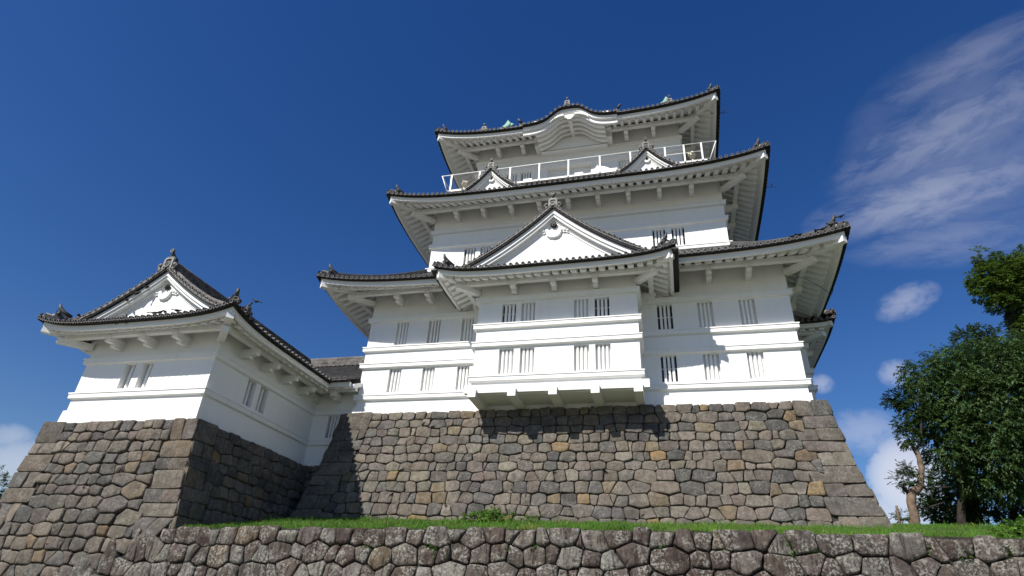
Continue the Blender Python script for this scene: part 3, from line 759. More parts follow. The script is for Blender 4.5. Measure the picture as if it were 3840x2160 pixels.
# front bay
bx0, bx1, by = -3.95, 3.89, -1.68
bw = [(-2.72,-2.0,1.23,2.52,'white'), (-1.69,-.99,1.23,2.52,'white'), (.89,1.59,1.22,2.51,'white'), (1.88,2.58,1.22,2.51,'white'),
      (-2.71,-2.0,3.92,4.93,'dark'), (-1.73,-1.03,3.92,4.93,'white'), (.89,1.58,3.92,4.92,'white'), (1.88,2.58,3.92,4.92,'dark')]
storey(keep, bx0, by, bx1, 1.0, .30, 6.8, bw)
belts(keep, bx0, by, bx1, 1.0, (1.12, 2.89, 3.84, 5.32))
mb = MB(); mb.box((bx0-.32, by-.14, .28), (bx1+.34, by+.1, .66)); obj('floor_girder', mb, plaster, keep)
mb = MB(); mb.box((bx0-.05, by+.1, .26), (bx1+.05, .11, .30)); obj('bay_soffit', mb, plaster, keep)
for x in (-3.82, -1.92, -.02, 1.88, 3.74):
    mb = MB(); mb.hexa([(x-.19, by-.30, .04), (x+.19, by-.30, .04), (x+.19, .11, .0), (x-.19, .11, .0), (x-.19, by-.30, .44), (x+.19, by-.30, .44), (x+.19, .11, .42), (x-.19, .11, .42)])
    obj('cantilever_beam', mb, plaster, keep)
FB = frames(-4.07, -1.79, 4.01, 1.5)
SB = [Side(FB['F'][0], -4.04, 4.04), Side(FB['R'][0], -FB['R'][1], FB['R'][1], 1, 0, 1, 0), Side(FB['L'][0], -FB['L'][1], FB['L'][1], 0, 1, 0, 1)]
make_eave(keep, SB, 1.755, 5.84, .40, pw=5, fh=.23, slope=.45, raf_in=.40, raf_sp=.435, raf_h=.22, pur_n=.55, hips=[(-4.07,-1.79,-1,-1), (4.01,-1.79,1,-1)], br_sp=1.95)
def gabled_roof(parent, fr, S, sides, W, o, zm, zr, vg, nb, c=.80, board=.34, psc=1.0, hw=None, oz=1.0, desc=False):
    """hip-and-gable roof: skirt strip in front, gable set back vg from the eave, slopes running back to n=nb"""
    N = o + .06; ze = zm + .14
    prof = lambda t: ze + (zr - ze)*(c*(1 - abs(t)/W) + (1-c)*(1 - abs(t)/W)**2)
    mb = MB()
    for s in sides: tile_edge(mb, s, o, zm)
    hw = W - vg; zf = prof(hw)
    # front strip
    rows = []
    for i in range(6):
        n = N - .02 - (vg + .25)*i/5; d = (N - n); tw = W - d
        rows.append([fr(-tw + 2*tw*k/40, n, prof(W - d) + S.up(-tw + 2*tw*k/40)*(1 - d/(vg+1.4))**2) for k in range(41)])
    mb.grid(rows)
    cnt = int(2*W/PITCH)
    for k in range(cnt + 1):
        t = -W + 2*W*k/cnt; dm = min(vg + .2, W - abs(t))
        if dm < .25: continue
        mb.tube([fr(t, N - .1 - (dm - .1)*i/3, prof(W - .1 - (dm-.1)*i/3) + .02 + S.up(t)*(1 - (.1 + (dm-.1)*i/3)/(vg+1.4))**2) for i in range(4)], .078, 5, half=True, upv=Vector((0,0,1)))
    # side slopes
    up0 = S.up(S.t1 + N)
    for sg in (-1, 1):
        L = N - nb; rows = []
        for i in range(25):
            dd = L*i/24; n = N - dd; row = []
            for k in range(13):
                # from the eave (or the hip line) up to the ridge or the gable line
                lim = min(W, dd + (W - hw if False else 0)) if dd < vg else W
                q = lim*k/12; t = W - q
                row.append(fr(sg*t, n, prof(t) + up0*max(0, 1 - dd/4.0)**3*(1 - min(1, q/2.5))**2))
            rows.append(row)
        mb.grid(rows)
        cn = int(L/PITCH)
        for i in range(cn):
            dd = (i + .5)*PITCH; lim = dd if dd < vg else W
            if lim < .2: continue
            mb.tube([fr(sg*(W - .1 - (lim-.1)*k/6), N - dd, prof(W - .1 - (lim-.1)*k/6) + .02 + up0*max(0, 1 - dd/4.0)**3*(1 - min(1, (.1+(lim-.1)*k/6)/2.5))**2) for k in range(7)], .078, 5, half=True, upv=Vector((0,0,1)))
    roof = obj('roof', mb, [tile, tile_rim, tile_dark], parent)
    # hips in front of the gable
    for sg in (-1, 1):
        pts = []
        for i in range(7):
            d = .12 + (vg + .5)*i/6; t = W - d
            pts.append(fr(sg*t, N - d, prof(t) + .04 + up0*max(0, 1 - d/4.0)**3*(1 - min(1, d/2.5))**2))
        hip(roof, None, fr.td*sg + fr.nd, o, zm, pts)
    nw = N - vg - .30; nbd = N - vg + .06
    gb, pf = gable(parent, fr, hw, zf, zr, c, nw, nbd, nw - .3, psc, board, True, pfn=lambda t: prof(t) + .05)
    if desc:   # descending ridges just behind the verge, each with its end tile over the side eave
        for sg in (-1, 1):
            mb = MB(); pts = [fr(sg*(W - .15 - (W-.75)*i/9), N - vg + .05, prof(W - .15 - (W-.75)*i/9) + .05 + (up0*.55*(1 - i/4) if i < 4 else 0)) for i in range(10)]
            ridge_line(mb, pts, .28, .24, 3); obj('descending_ridge', mb, ridge_m, roof); end_tile(roof, pts[0] + fr.td*sg*.06, fr.td*sg, .5, True)
    # main ridge with its end tile
    mb = MB(); L = (nbd - .05) - nb
    ridge_line(mb, [fr(0, nbd - .05 - L*i/6, zr - .02) for i in range(7)], .40, .52*oz, 5); obj('main_ridge', mb, ridge_m, roof)
    p = fr(0, nbd + .05, zr - .02); end_tile(roof, p, fr.nd, .86*oz)
    return roof
FBf = FB['F'][0]
gabled_roof(keep, FBf, SB[0], SB, 5.85, 1.755, 5.84, 9.78, .95, -4.4, c=.52, board=.36)

# right-hand bay at the side of the keep
storey(keep, 10.0, 6.02, 12.48, 13.86, .3, 6.6)
belts(keep, 10.0, 6.02, 12.48, 13.86, (1.12, 2.89, 3.84, 5.32))
FR_ = frames(9.0, 5.9, 12.6, 13.98)
SR = [Side(FR_['R'][0], -FR_['R'][1], FR_['R'][1]), Side(FR_['F'][0], -1.8, 1.8, 0, 1, 0, 1), Side(FR_['B'][0], -1.8, 1.8, 1, 0, 1, 0)]
make_eave(keep, SR, 1.25, 5.90, .40, pw=5, fh=.23, slope=.45, raf_in=.34, raf_sp=.435, raf_h=.22, pur_n=.45, hips=[(12.6,5.9,1,-1), (12.6,13.98,1,1)], br_sp=1.95)
gabled_roof(keep, FR_['R'][0], SR[0], SR, 5.35, 1.25, 5.90, 9.6, .95, -3.2, c=.52, board=.36)
mb = MB(); mb.box((12.4, 5.7, .26), (12.66, 14.2, .66)); obj('floor_girder', mb, plaster, keep)

# second tier
T2 = (10.03, 11.27)
w2 = [(-6.62,-5.88,*T2,'dark'), (-5.58,-4.88,*T2,'slit'), (.95,1.65,*T2,'dark'), (1.95,2.68,*T2,'dark'), (4.80,5.52,*T2,'dark'), (5.86,6.57,*T2,'dark'), (-2.6,-1.9,*T2,'white')]
storey(keep, -8.85, 2.18, 8.85, 17.02, 9.3, 14.5, w2)
belts(keep, -8.85, 2.18, 8.85, 17.02, (9.94, 11.68, 12.77))
F2 = frames(-8.97, 2.06, 8.97, 17.14)
S2 = [Side(F2[s][0], -F2[s][1], F2[s][1]) for s in 'FRBL']
make_eave(keep, S2, 2.274, 13.47, .76, pw=4.6, hips=[(-8.97,2.06,-1,-1), (8.97,2.06,1,-1), (8.97,17.14,1,1), (-8.97,17.14,-1,1)])
mb = MB()
for S in S2: skirt_tiles(mb, S, 2.274, 13.47, 16.15, 1.81)
roof2 = obj('roof', mb, [tile, tile_rim, tile_dark], keep)
skirt_hips(roof2, 8.97, 2.06, 17.14, 2.274, 13.47, .76, 16.15, 1.81, [(-1,True),(1,True),(1,False),(-1,False)])
# the two small gables on it
for gx in (-4.93, 4.82):
    fr = Fr((gx, 2.06), (1,0), (0,-1))
    gb, pf = gable(roof2.parent, fr, 2.35, 14.45, 16.42, .42, .75, 1.05, .5, .45, .24)
    gable_slopes(gb, fr, 2.4, 14.45, 16.42, .42, 1.0, -1.0)
    mb = MB(); ridge_line(mb, [fr(0, .98 - 1.9*i/4, 16.38) for i in range(5)], .34, .3, 3); obj('main_ridge', mb, ridge_m, gb)
    end_tile(gb, fr(0, 1.06, 16.36), fr.nd, .78)

# third tier
T3 = (17.15, 18.45)
w3 = [(-4.84,-4.08,*T3,'dark',3), (-3.78,-3.05,*T3,'dark',3), (2.95,3.85,*T3,'white',4), (-1.9,1.1,16.5,18.5,'white',0,.35), (5.0,5.8,*T3,'white',3)]
storey(keep, -7.03, 4.02, 7.03, 15.18, 16.0, 21.4, w3)
belts(keep, -7.03, 4.02, 7.03, 15.18, (18.78, 19.84), .26, .12)
F3 = frames(-7.16, 3.9, 7.16, 15.3)
S3 = [Side(F3[s][0], -F3[s][1], F3[s][1]) for s in 'FRBL']
KW = 3.15
bump = lambda t: 1.12*max(0.0, (1/(1 + (abs(t)/1.28)**4) - .045)/.955)
make_eave(keep, S3, 2.336, 20.15, .84, pw=4.3, fh=.28, raf_sp=.48, raf_w=.2, gap=(-KW+.05, KW-.05), rgap=(-2.35, 2.35), br_sp=1.9,
          hips=[(-7.16,3.9,-1,-1), (7.16,3.9,1,-1), (7.16,15.3,1,1), (-7.16,15.3,-1,1)], long_br=(-2.42, 2.42), sbump=lambda t: bump(t)*1.0)
# undulating gable in the middle of the top eave
kg = MB(); fr3 = F3['F'][0]; o3 = 2.336
def ksweep(mb, sec, z_off=0, hw=KW, amp=1.0, flat=0.0):
    Ls = []
    for k in range(49):
        t = -hw + 2*hw*k/48; z = 20.15 + S3[0].up(t) + bump(t)*amp + .06 + z_off
        Ls.append([fr3(t, n, z + dz) for n, dz in sec])
    mb.loops(Ls, smooth=False)
ksweep(kg, [(o3-.02, .06), (o3-.03, -.20), (o3-.07, -.24), (o3-.16, -.26), (o3-.16, .06)])
ksweep(kg, [(o3-.18, -.22), (o3-.20, -.50), (o3-.34, -.50), (o3-.34, -.22)])
ko = obj('undulating_gable', kg, plaster, keep)
kb = MB()
for i in range(4):
    n1 = o3 - .36 - i*.40; ksweep(kb, [(n1, -.40 - .02*i), (n1, -.58 - .03*i), (n1-.20, -.58 - .03*i), (n1-.20, -.47), (n1-.44, -.47), (n1-.44, -.40)], hw=2.3)
obj('curved_soffit', kb, plaster, ko)
kt = MB()
for k in range(24):
    a, b = -2.3 + 4.6*k/24, -2.3 + 4.6*(k+1)/24
    za, zb_ = [20.15 + bump(t) - .38 for t in (a, b)]
    kt.add([fr3(a, .45, 19.6), fr3(b, .45, 19.6), fr3(b, .45, zb_), fr3(a, .45, za)], [(0,1,2,3)])
fbox(kt, fr3, -2.3, 2.3, -.1, .45, 19.60, 19.64)
fbox(kt, fr3, -.34, .34, .44, .50, 20.02, 20.12); fbox(kt, fr3, -.2, .2, .44, .51, 20.12, 20.3)
obj('gable_field', kt, plaster, ko)
kp = MB(); q = [(-.34,.10), (-.26,-.14), (-.1,-.30), (.1,-.30), (.26,-.14), (.34,.10)]
zc = 20.15 + 1.12 - .42
kp.loops([[fr3(t, o3 - .22, zc + z) for t, z in q], [fr3(t, o3 - .10, zc + z) for t, z in q]])
kp.beam(fr3(0, o3 - .25, zc - .22), fr3(0, .4, zc - .10), .26, .24)
for sg in (-1, 1):
    L = [(sg*t, z) for t, z in ((.34,.0), (.7,-.06), (1.1,-.26), (1.3,-.5), (1.15,-.12), (.8,.06), (.4,.12))]
    if sg < 0: L.reverse()
    kp.loops([[fr3(t, o3 - .15, zc + z) for t, z in L], [fr3(t, o3 + .0, zc + z) for t, z in L]])
obj('carved_pendant', kp, plaster, ko)
# top roof
mb = MB()
class _S: pass
lo_, hi_ = -KW, KW
NN = o3 + .06
for i, S in enumerate(S3):
    if i == 0:
        tile_edge(mb, S, o3, 20.15, None, (S.t0 - NN, -KW)); tile_edge(mb, S, o3, 20.15, None, (KW, S.t1 + NN))
        tile_edge(mb, S, o3, 20.15 + .06, bump, (-KW, KW), off=.1)
    else: tile_edge(mb, S, o3, 20.15)
ZR = 28.0; DY = 8.0 + .06
pf3 = lambda d: 20.29 + (ZR - 20.29)*(.72*d/DY + .28*(d/DY)**2)
for S, hl in ((S3[0], 7.16), (S3[2], 7.16)):
    rows = []
    for i in range(13):
        d = .02 + (DY - .02)*i/12; tw = max(hl + NN - d, 7.3)
        rows.append([S.fr(-tw + 2*tw*k/50, NN - d, pf3(d) + S.up(-tw + 2*tw*k/50)*(1 - d/DY)**2 + (bump(-tw + 2*tw*k/50)*max(0, 1 - d/3.2) if S is S3[0] else 0)) for k in range(51)])
    mb.grid(rows)
    for k in range(60):
        t = -9.3 + 18.6*k/59; dm = DY if abs(t) < 7.3 else NN + hl - abs(t)
        if dm < .3: continue
        mb.tube([S.fr(t, NN - .1 - (dm-.1)*j/7, pf3(.1 + (dm-.1)*j/7) + .02 + S.up(t)*(1 - (.1 + (dm-.1)*j/7)/DY)**2 + (bump(t)*max(0, 1 - (.1+(dm-.1)*j/7)/3.2) if S is S3[0] else 0)) for j in range(8)], .078, 5, half=True, upv=Vector((0,0,1)))
for S in (S3[1], S3[3]):
    rows = []
    for i in range(7):
        d = .02 + 2.3*i/6; tw = 5.7 + NN - d
        rows.append([S.fr(-tw + 2*tw*k/30, NN - d, pf3(d) + S.up(-tw + 2*tw*k/30)*(1 - d/DY)**2) for k in range(31)])
    mb.grid(rows)
roof3 = obj('roof', mb, [tile, tile_rim, tile_dark], keep)
skirt_hips(roof3, 7.16, 3.9, 15.3, o3, 20.15, .84, 22.4, 0.0, [(-1,True),(1,True),(1,False),(-1,False)])
for sg in (-1, 1):
    fr = Fr((sg*7.0, 9.6), (0, sg), (sg, 0))
    gable(keep, fr, 5.7, 22.35, ZR, .72, .15, .45, -.2, 1.0, .36)
mb = MB(); ridge_line(mb, [(-7.3 + 14.6*i/8, 9.6, ZR - .05) for i in range(9)], .5, .7, 6); obj('main_ridge', mb, ridge_m, roof3)
for sg in (-1, 1):
    end_tile(roof3, (sg*7.35, 9.6, ZR), (sg, 0), 1.0, True, False)
    # green dolphin-like ridge fish, head down, tail raised
    f = MB(); x0 = sg*6.75
    pts = [(x0 + sg*.25, 9.6, ZR+.62), (x0 + sg*.15, 9.6, ZR+.85), (x0 - sg*.05, 9.6, ZR+1.05), (x0 - sg*.08, 9.6, ZR+1.3), (x0 + sg*.05, 9.6, ZR+1.5)]
    f.tube(pts, [.22, .24, .18, .12, .07], 8)
    tails = ((-.58, 1.10), (-.34, 1.28), (-.08, 1.78), (.10, 1.42), (.48, 1.22), (.25, 1.10), (.1, .95), (-.25, 1.0))
    Lf = [[(x0 + dx, 9.6 - .04, ZR + z - .1) for dx, z in tails], [(x0 + dx, 9.6 + .04, ZR + z - .1) for dx, z in tails]]
    f.loops(Lf); obj('ridge_fish', f, patina, roof3)
# descending ridges ending over the front eave, and the crest tiles of the undulating gable
for tx in (-6.0, 6.5):
    mb = MB(); pts = [fr3(tx, NN - .35 - 5.0*i/6, pf3(.35 + 5.0*i/6) + .04 + S3[0].up(tx)*.8) for i in range(7)]
    ridge_line(mb, pts, .3, .3, 3); obj('descending_ridge', mb, tile, roof3); end_tile(roof3, pts[0] + Vector((0,-.05,.0)), (0,-1), .62)
mb = MB(); pts = [fr3(-.1, NN + .02 - 3.0*i/5, 20.15 + .06 + bump(0)*(1 - .25*i/5) + .22 + .22*i) for i in range(6)]
ridge_line(mb, pts, .26, .2, 2); obj('descending_ridge', mb, tile, roof3); end_tile(roof3, fr3(-.1, NN + .12, 20.15 + bump(0) + .24), (0,-1), .62, False)
for sg in (-1, 1):
    mb = MB(); p = fr3(sg*(KW+.08), NN + .12, 20.15 + .14)
    mb.beam(p + Vector((0,.5,.12)), p + Vector((0,0,.1)), .22, .3); mb.tube([p + Vector((0,0,.22)), p + Vector((sg*.1,-.06,.4)), p + Vector((sg*.2,-.1,.5))], [.1,.09,.07], 8)
    mb.disc_tile(p + Vector((0,-.03,.14)), (0,-1,0), .10, .12); obj('ridge_end_tile', mb, [tile, tile_rim], roof3)

# lookout deck: floor, kick beams, railing with posts and wire mesh
yd = 2.66
mb = MB(); mb.box((-8.35, yd, 16.42), (8.35, 4.0, 16.52)); 
obj('deck_floor', mb, deck_m, keep)
mb = MB(); mb.box((-8.4, yd-.05, 16.36), (8.4, yd+.08, 16.44)); mb.box((-8.3, yd+.35, 16.60), (-.2, yd+.42, 16.66)); mb.box((.6, yd+.35, 16.62), (8.3, yd+.42, 16.69))
for x in (-6.9, -3.2, .2, 2.4): mb.box((x, yd+.02, 16.52), (x+.55, yd+.3, 16.70))
obj('deck_edge_beam', mb, metal_w, keep)
mb = MB(); mb.box((-.9, 3.60, 16.55), (1.0, 3.95, 17.0)); mb.box((-.8, 3.58, 17.0), (-.55, 3.9, 17.15)); obj('deck_cabinet', mb, deck_m, keep)
rl = MB(); zt_, zb2 = 17.84, 16.50
rl.tube([(-9.1, yd, zt_), (9.0, yd, zt_)], .035, 6); rl.tube([(-8.4, yd, zb2), (8.4, yd, zb2)], .03, 6)
rl.tube([(6.0, yd+.03, 17.2), (8.2, yd+.03, 17.2)], .025, 6)
for sg in (-1, 1):
    rl.tube([(sg*9.05, yd, zt_), (sg*9.05, 9.0, zt_)], .03, 6); rl.tube([(sg*8.5, yd, zb2), (sg*8.5, 9.0, zb2)], .03, 6)
rail = obj('railing', rl, metal_w, keep)
for x in (-8.33, -6.3, -4.15, -2.15, -.2, 1.85, 3.8, 5.95, 7.1, 8.15):
    mb = MB(); mb.box((x-.05, yd-.05, 16.35), (x+.05, yd+.05, zt_-.02)); obj('post', mb, metal_w, rail)
for sg in (-1, 1):
    mb = MB(); mb.tube([(sg*8.55, yd, zb2 - .1), (sg*9.05, yd, zt_)], .035, 6); obj('post', mb, metal_w, rail)
mb = MB(); x = -9.6
def wire(a, b, r=.004):
    a = Vector(a); b = Vector(b); mb.add([a+Vector((-r,0,0)), a+Vector((r,0,0)), b+Vector((r,0,0)), b+Vector((-r,0,0))], [(0,1,2,3)])
while x < 8.4:
    a = max(x, -8.5); h = (a-x); wire((a, yd+.02, zb2 + h), (min(x+1.34, 8.6), yd+.02, zb2 + min(1.34, 8.6-x)))
    b = min(x+1.34, 8.5); wire((b, yd+.025, zb2 + (x+1.34-b)), (max(x, -8.5), yd+.025, zb2 + 1.34 - (max(x,-8.5)-x)))
    x += .16
obj('wire_mesh', mb, net_m, rail)
# lightning wire brackets under the right-hand eave ends
for (bx, by_, bz) in ((9.6, 2.9, 20.35), (11.4, 2.6, 13.75)):
    mb = MB(); mb.tube([(bx-.25, by_, bz), (bx+.3, by_, bz)], .02, 5); mb.tube([(bx+.3, by_, bz), (bx+.3, by_, bz+.22), (bx+.12, by_, bz+.22)], .018, 5)
    mb.tube([(bx+.3, by_, bz+.1), (bx+.42, by_, bz+.1), (bx+.48, by_-.05, bz-.2)], .012, 5)
    mb.tube([(bx-.25, by_, bz), (bx-1.2, by_-.1, bz+.18), (bx-2.0, by_-.2, bz+.05)], .012, 5)
    obj('cable_bracket', mb, wire_m, keep)
mb = MB(); mb.tube([(13.35, 1.9, 6.45), (13.2, 1.9, 6.1), (12.6, 1.3, 6.3), (11.9, .9, 6.6), (11.0, .5, 6.6)], .012, 5); obj('cable', mb, wire_m, keep)

# ------------------------------------------------------------------ corner turret and gallery
tur = thing('corner_turret', 'small white corner turret with one gabled tile roof left of the keep', 'turret', (-17, -3, -2.46))
tx0, tx1, ty0, ty1 = -20.46, -13.57, -7.36, 8.0
TW = (-.99, .18)
def storey2():
    mb = MB(); F = frames(tx0, ty0, tx1, ty1); cx = (tx0+tx1)/2; cy = (ty0+ty1)/2
    wf = [(-18.22-cx, -17.62-cx, *TW, 'slit'), (-17.27-cx, -16.70-cx, *TW, 'slit')]; wr = [(-5.02-cy, -4.40-cy, *TW, 'slit'), (-4.08-cy, -3.44-cy, *TW, 'slit')]
    for s, hs_ in (('F', wf), ('R', wr), ('B', []), ('L', [])):
        fr, h = F[s]; wall_panel(mb, fr, -h, h, -2.52, 2.2, hs_)
    obj('storey_wall', mb, plaster, tur)
    for w in wf: window(tur, F['F'][0], *w, 2, .38, rec=.2)
    for w in wr: window(tur, F['R'][0], *w, 2, .34, rec=.16)
storey2()
belts(tur, tx0, ty0, tx1, ty1, (-1.13, .49), .28, .12)
mb = MB(); ring(mb, tx0, ty0, tx1, ty1, [(.12, -2.55), (.085, -1.93), (0, -1.91)]); obj('base_course', mb, plaster, tur)
FT = frames(-20.57, -7.475, -13.46, 8.1)
cyt = (-7.475+8.1)/2; yin = .49
ST = [Side(FT['F'][0], -3.555, 3.555), Side(FT['R'][0], -7.475-cyt, yin-cyt, 1, -1, 1, 0), Side(FT['L'][0], cyt-8.1, cyt+7.475, 0, 1, 0, 1)]
make_eave(tur, ST, 1.55, 1.32, .42, pw=4.5, fh=.22, slope=.45, raf_in=.36, raf_sp=.46, raf_h=.2, pur_n=.62, pur_h=.22, br_sp=1.6, hips=[(-20.57,-7.475,-1,-1), (-13.46,-7.475,1,-1)])
gabled_roof(tur, FT['F'][0], ST[0], ST, 5.16, 1.55, 1.32, 4.42, 1.0, -16.5, c=.58, board=.30, psc=.85, oz=1.15, desc=True)
end_tile(tur, (-17.48, -8.95, 1.48), (0, -1), .42, True, False)

gal = thing('connecting_gallery', 'low white connecting gallery with tiled roof between turret and keep', 'gallery', (-12, 4, -2.46))
mb = MB(); frg = Fr((-13.57, .61), (1,0), (0,-1)); wg = (.93, 1.55, -1.0, .18)
wall_panel(mb, frg, 0, 2.7, -2.52, 2.2, [wg]); obj('storey_wall', mb, plaster, gal); window(gal, frg, *wg, 'dark', 3, .24)
for z in (-1.13, .49):
    mb = MB(); pr = BELT(z, .28, .12); mb.loops([[frg(.02, n, zz) for n, zz in pr], [frg(2.7, n, zz) for n, zz in pr]], closed=False, caps=False); obj('moulding', mb, plaster, gal)
mb = MB(); mb.loops([[frg(t, n, zz) for n, zz in ((.12,-2.55), (.085,-1.93), (0,-1.91))] for t in (.02, 2.7)], closed=False, caps=False); obj('base_course', mb, plaster, gal)
frg2 = Fr((-13.46, .49), (1,0), (0,-1))
SG = Side(frg2, 0, 2.6, -1, 0, 0, 0)
make_eave(gal, [SG], 1.55, 1.40, .0, fh=.22, slope=.45, raf_in=.36, raf_sp=.46, raf_h=.2, pur_n=.62, pur_h=.22, br_sp=1.3)
mb = MB(); tile_edge(mb, SG, 1.55, 1.40)
pg = lambda d: 1.54 + (4.5 - 1.54)*(.58*d/5.1 + .42*(d/5.1)**2)
for sg in (0, 1):
    yy = (lambda d: -1.12 + d) if sg == 0 else (lambda d: 9.1 - d)
    mb.grid([[(x, yy(5.1*i/10), pg(5.1*i/10)) for x in (-20.0, -17.0, -14.0, -10.9)] for i in range(11)])
    x = -16.9
    while x < -10.95:
        d0 = .1 if x > -11.85 else min(4.9, -11.85 - x + .1)
        mb.tube([(x, yy(d0 + (5.1-d0)*k/7), pg(d0 + (5.1-d0)*k/7) + .03) for k in range(8)], .08, 5, half=True, upv=Vector((0,0,1))); x += PITCH
rg = obj('roof', mb, [tile, tile_rim, tile_dark], gal)
mb = MB(); ridge_line(mb, [(-17 + 6.1*i/6, 3.98, 4.46) for i in range(7)], .42, .58, 5); obj('main_ridge', mb, ridge_m, rg)

# ------------------------------------------------------------------ viewing telescopes on the deck
for (x, rz, lab) in ((-7.55, .5, 'cream coin telescope on the lookout deck, at its left end'), (7.6, -.4, 'cream coin telescope on the lookout deck, behind the right-hand railing panel')):
    t = thing('viewing_telescope', lab, 'telescope', (x, 3.15, 16.52), 'telescopes on the lookout deck')
    mb = MB(); mb.tube([(x,3.15,16.52), (x,3.15,16.6), (x,3.15,17.1)], [.16,.07,.07], 8); obj('pedestal', mb, cream_m, t)
    mb = MB(); d = Vector((sin(rz), -cos(rz), 0)); c = Vector((x, 3.15, 17.3)); sd = Vector((d.y, -d.x, 0))
    mb.ball(c, .21, .21, .20, n=10, m=6); mb.beam(c - d*.05, c + d*.28, .34, .22); obj('telescope_head', mb, cream_m, t)
    mb = MB()
    for q in (-1, 1): mb.tube([c + sd*.1*q + d*.2, c + sd*.1*q + d*.36], .065, 8); mb.tube([c + sd*.1*q - d*.1 + Vector((0,0,.1)), c + sd*.1*q - d*.22 + Vector((0,0,.2))], .045, 6)
    obj('lens_barrel', mb, cream_m, t)

# ------------------------------------------------------------------ vegetation
def leaf(mb, cols, p, d, n, l, w, col):
    s = d.cross(n); s = s.normalized() if s.length > 1e-4 else Vector((1,0,0)); u = s.cross(d).normalized()
    b = len(mb.v); mid = p + d*(l*.45)
    mb.v += [tuple(p), tuple(mid + s*w*.5 + u*w*.14), tuple(p + d*l - u*l*.08), tuple(mid - s*w*.5 + u*w*.14)]
    mb.f.append((b, b+1, b+2, b+3)); mb.mi.append(0); mb.sm.append(False); cols.extend([col]*4)
def rv(rr): 
    while True:
        v = Vector((rr.uniform(-1,1), rr.uniform(-1,1), rr.uniform(-1,1)))
        if .05 < v.length < 1: return v.normalized()
def foliage(blobs, n, l, w, col, seed, spray=12, droop=.55, tw=.34, shell=.5, var=.35):
    """leafy sprays spread through ellipsoids; each spray is a short twig with alternate leaves"""
    rr = random.Random(seed); mb = MB(); cols = []
    vol = [b[3]*b[4]*b[5] for b in blobs]; tot = sum(v**.72 for v in vol)
    for b, v in zip(blobs, vol):
        c = Vector(b[:3])
        for _ in range(int(n*v**.72/tot)):
            d = rv(rr); r = shell + (1-shell)*rr.random()**.5 if rr.random() < .8 else rr.random()
            k = 1 + .42*noise.noise(d*2.0 + c*3.1) + .26*noise.noise(d*4.5 + c)
            p = c + Vector((d.x*b[3], d.y*b[4], d.z*b[5]))*r*k
            if noise.noise(p*1.15 + Vector((seed, 0, 0))) < -.16 and rr.random() < .85: continue
            t = (d + rv(rr)*.7 + Vector((0,0,-droop*.5))).normalized()
            kk = rr.uniform(1-var, 1+var)*(1 + .45*noise.noise(p*1.3)); cc = (col[0]*kk*rr.uniform(.85,1.25), col[1]*kk, col[2]*kk*rr.uniform(.8,1.2))
            sd = t.cross(Vector((0,0,1))); sd = sd.normalized() if sd.length > .01 else Vector((1,0,0))
            for i in range(spray):
                q = p + t*(tw*i/spray) + Vector((0,0,-droop*.25*tw*(i/spray)**2))
                sg = 1 if i % 2 else -1
                ld = (t*.55 + sd*sg*rr.uniform(.5,1.0) + Vector((0,0,-droop*rr.uniform(.3,1.1))) + rv(rr)*.3).normalized()
                leaf(mb, cols, q, ld, (Vector((0,0,1)) + rv(rr)*.5).normalized(), l*rr.uniform(.7,1.2), w*rr.uniform(.8,1.2), cc)
    return mb, cols
def limbs(paths):
    mb = MB()
    for pts, rad in paths:
        pts = [Vector(p) for p in pts]; P = []; Rr = []
        for i in range(len(pts)-1):
            for k in range(3):
                f = k/3; q = pts[i].lerp(pts[i+1], f); P.append(q + Vector((noise.noise(q*2.3), noise.noise(q*2.3 + Vector((5,5,5))), 0))*rad[i]*.5); Rr.append((rad[i]*(1-f) + rad[i+1]*f)*(1 + .12*noise.noise(q*4)))
        P.append(pts[-1]); Rr.append(rad[-1]); mb.tube(P, Rr, 9)
    return mb
def tree(name, label, cat, base, paths, blobs, n, l, w, col, seed, bark=bark_m, group=None, **k):
    t = thing(name, label, cat, base, group)
    tr = obj('trunk', limbs(paths[:1]), bark, t)
    if len(paths) > 1: obj('branches', limbs(paths[1:]), bark_d, t)
    mb, cols = foliage(blobs, n, l, w, col, seed, **k); obj('crown', mb, leaf_m, t, cols)
    return t
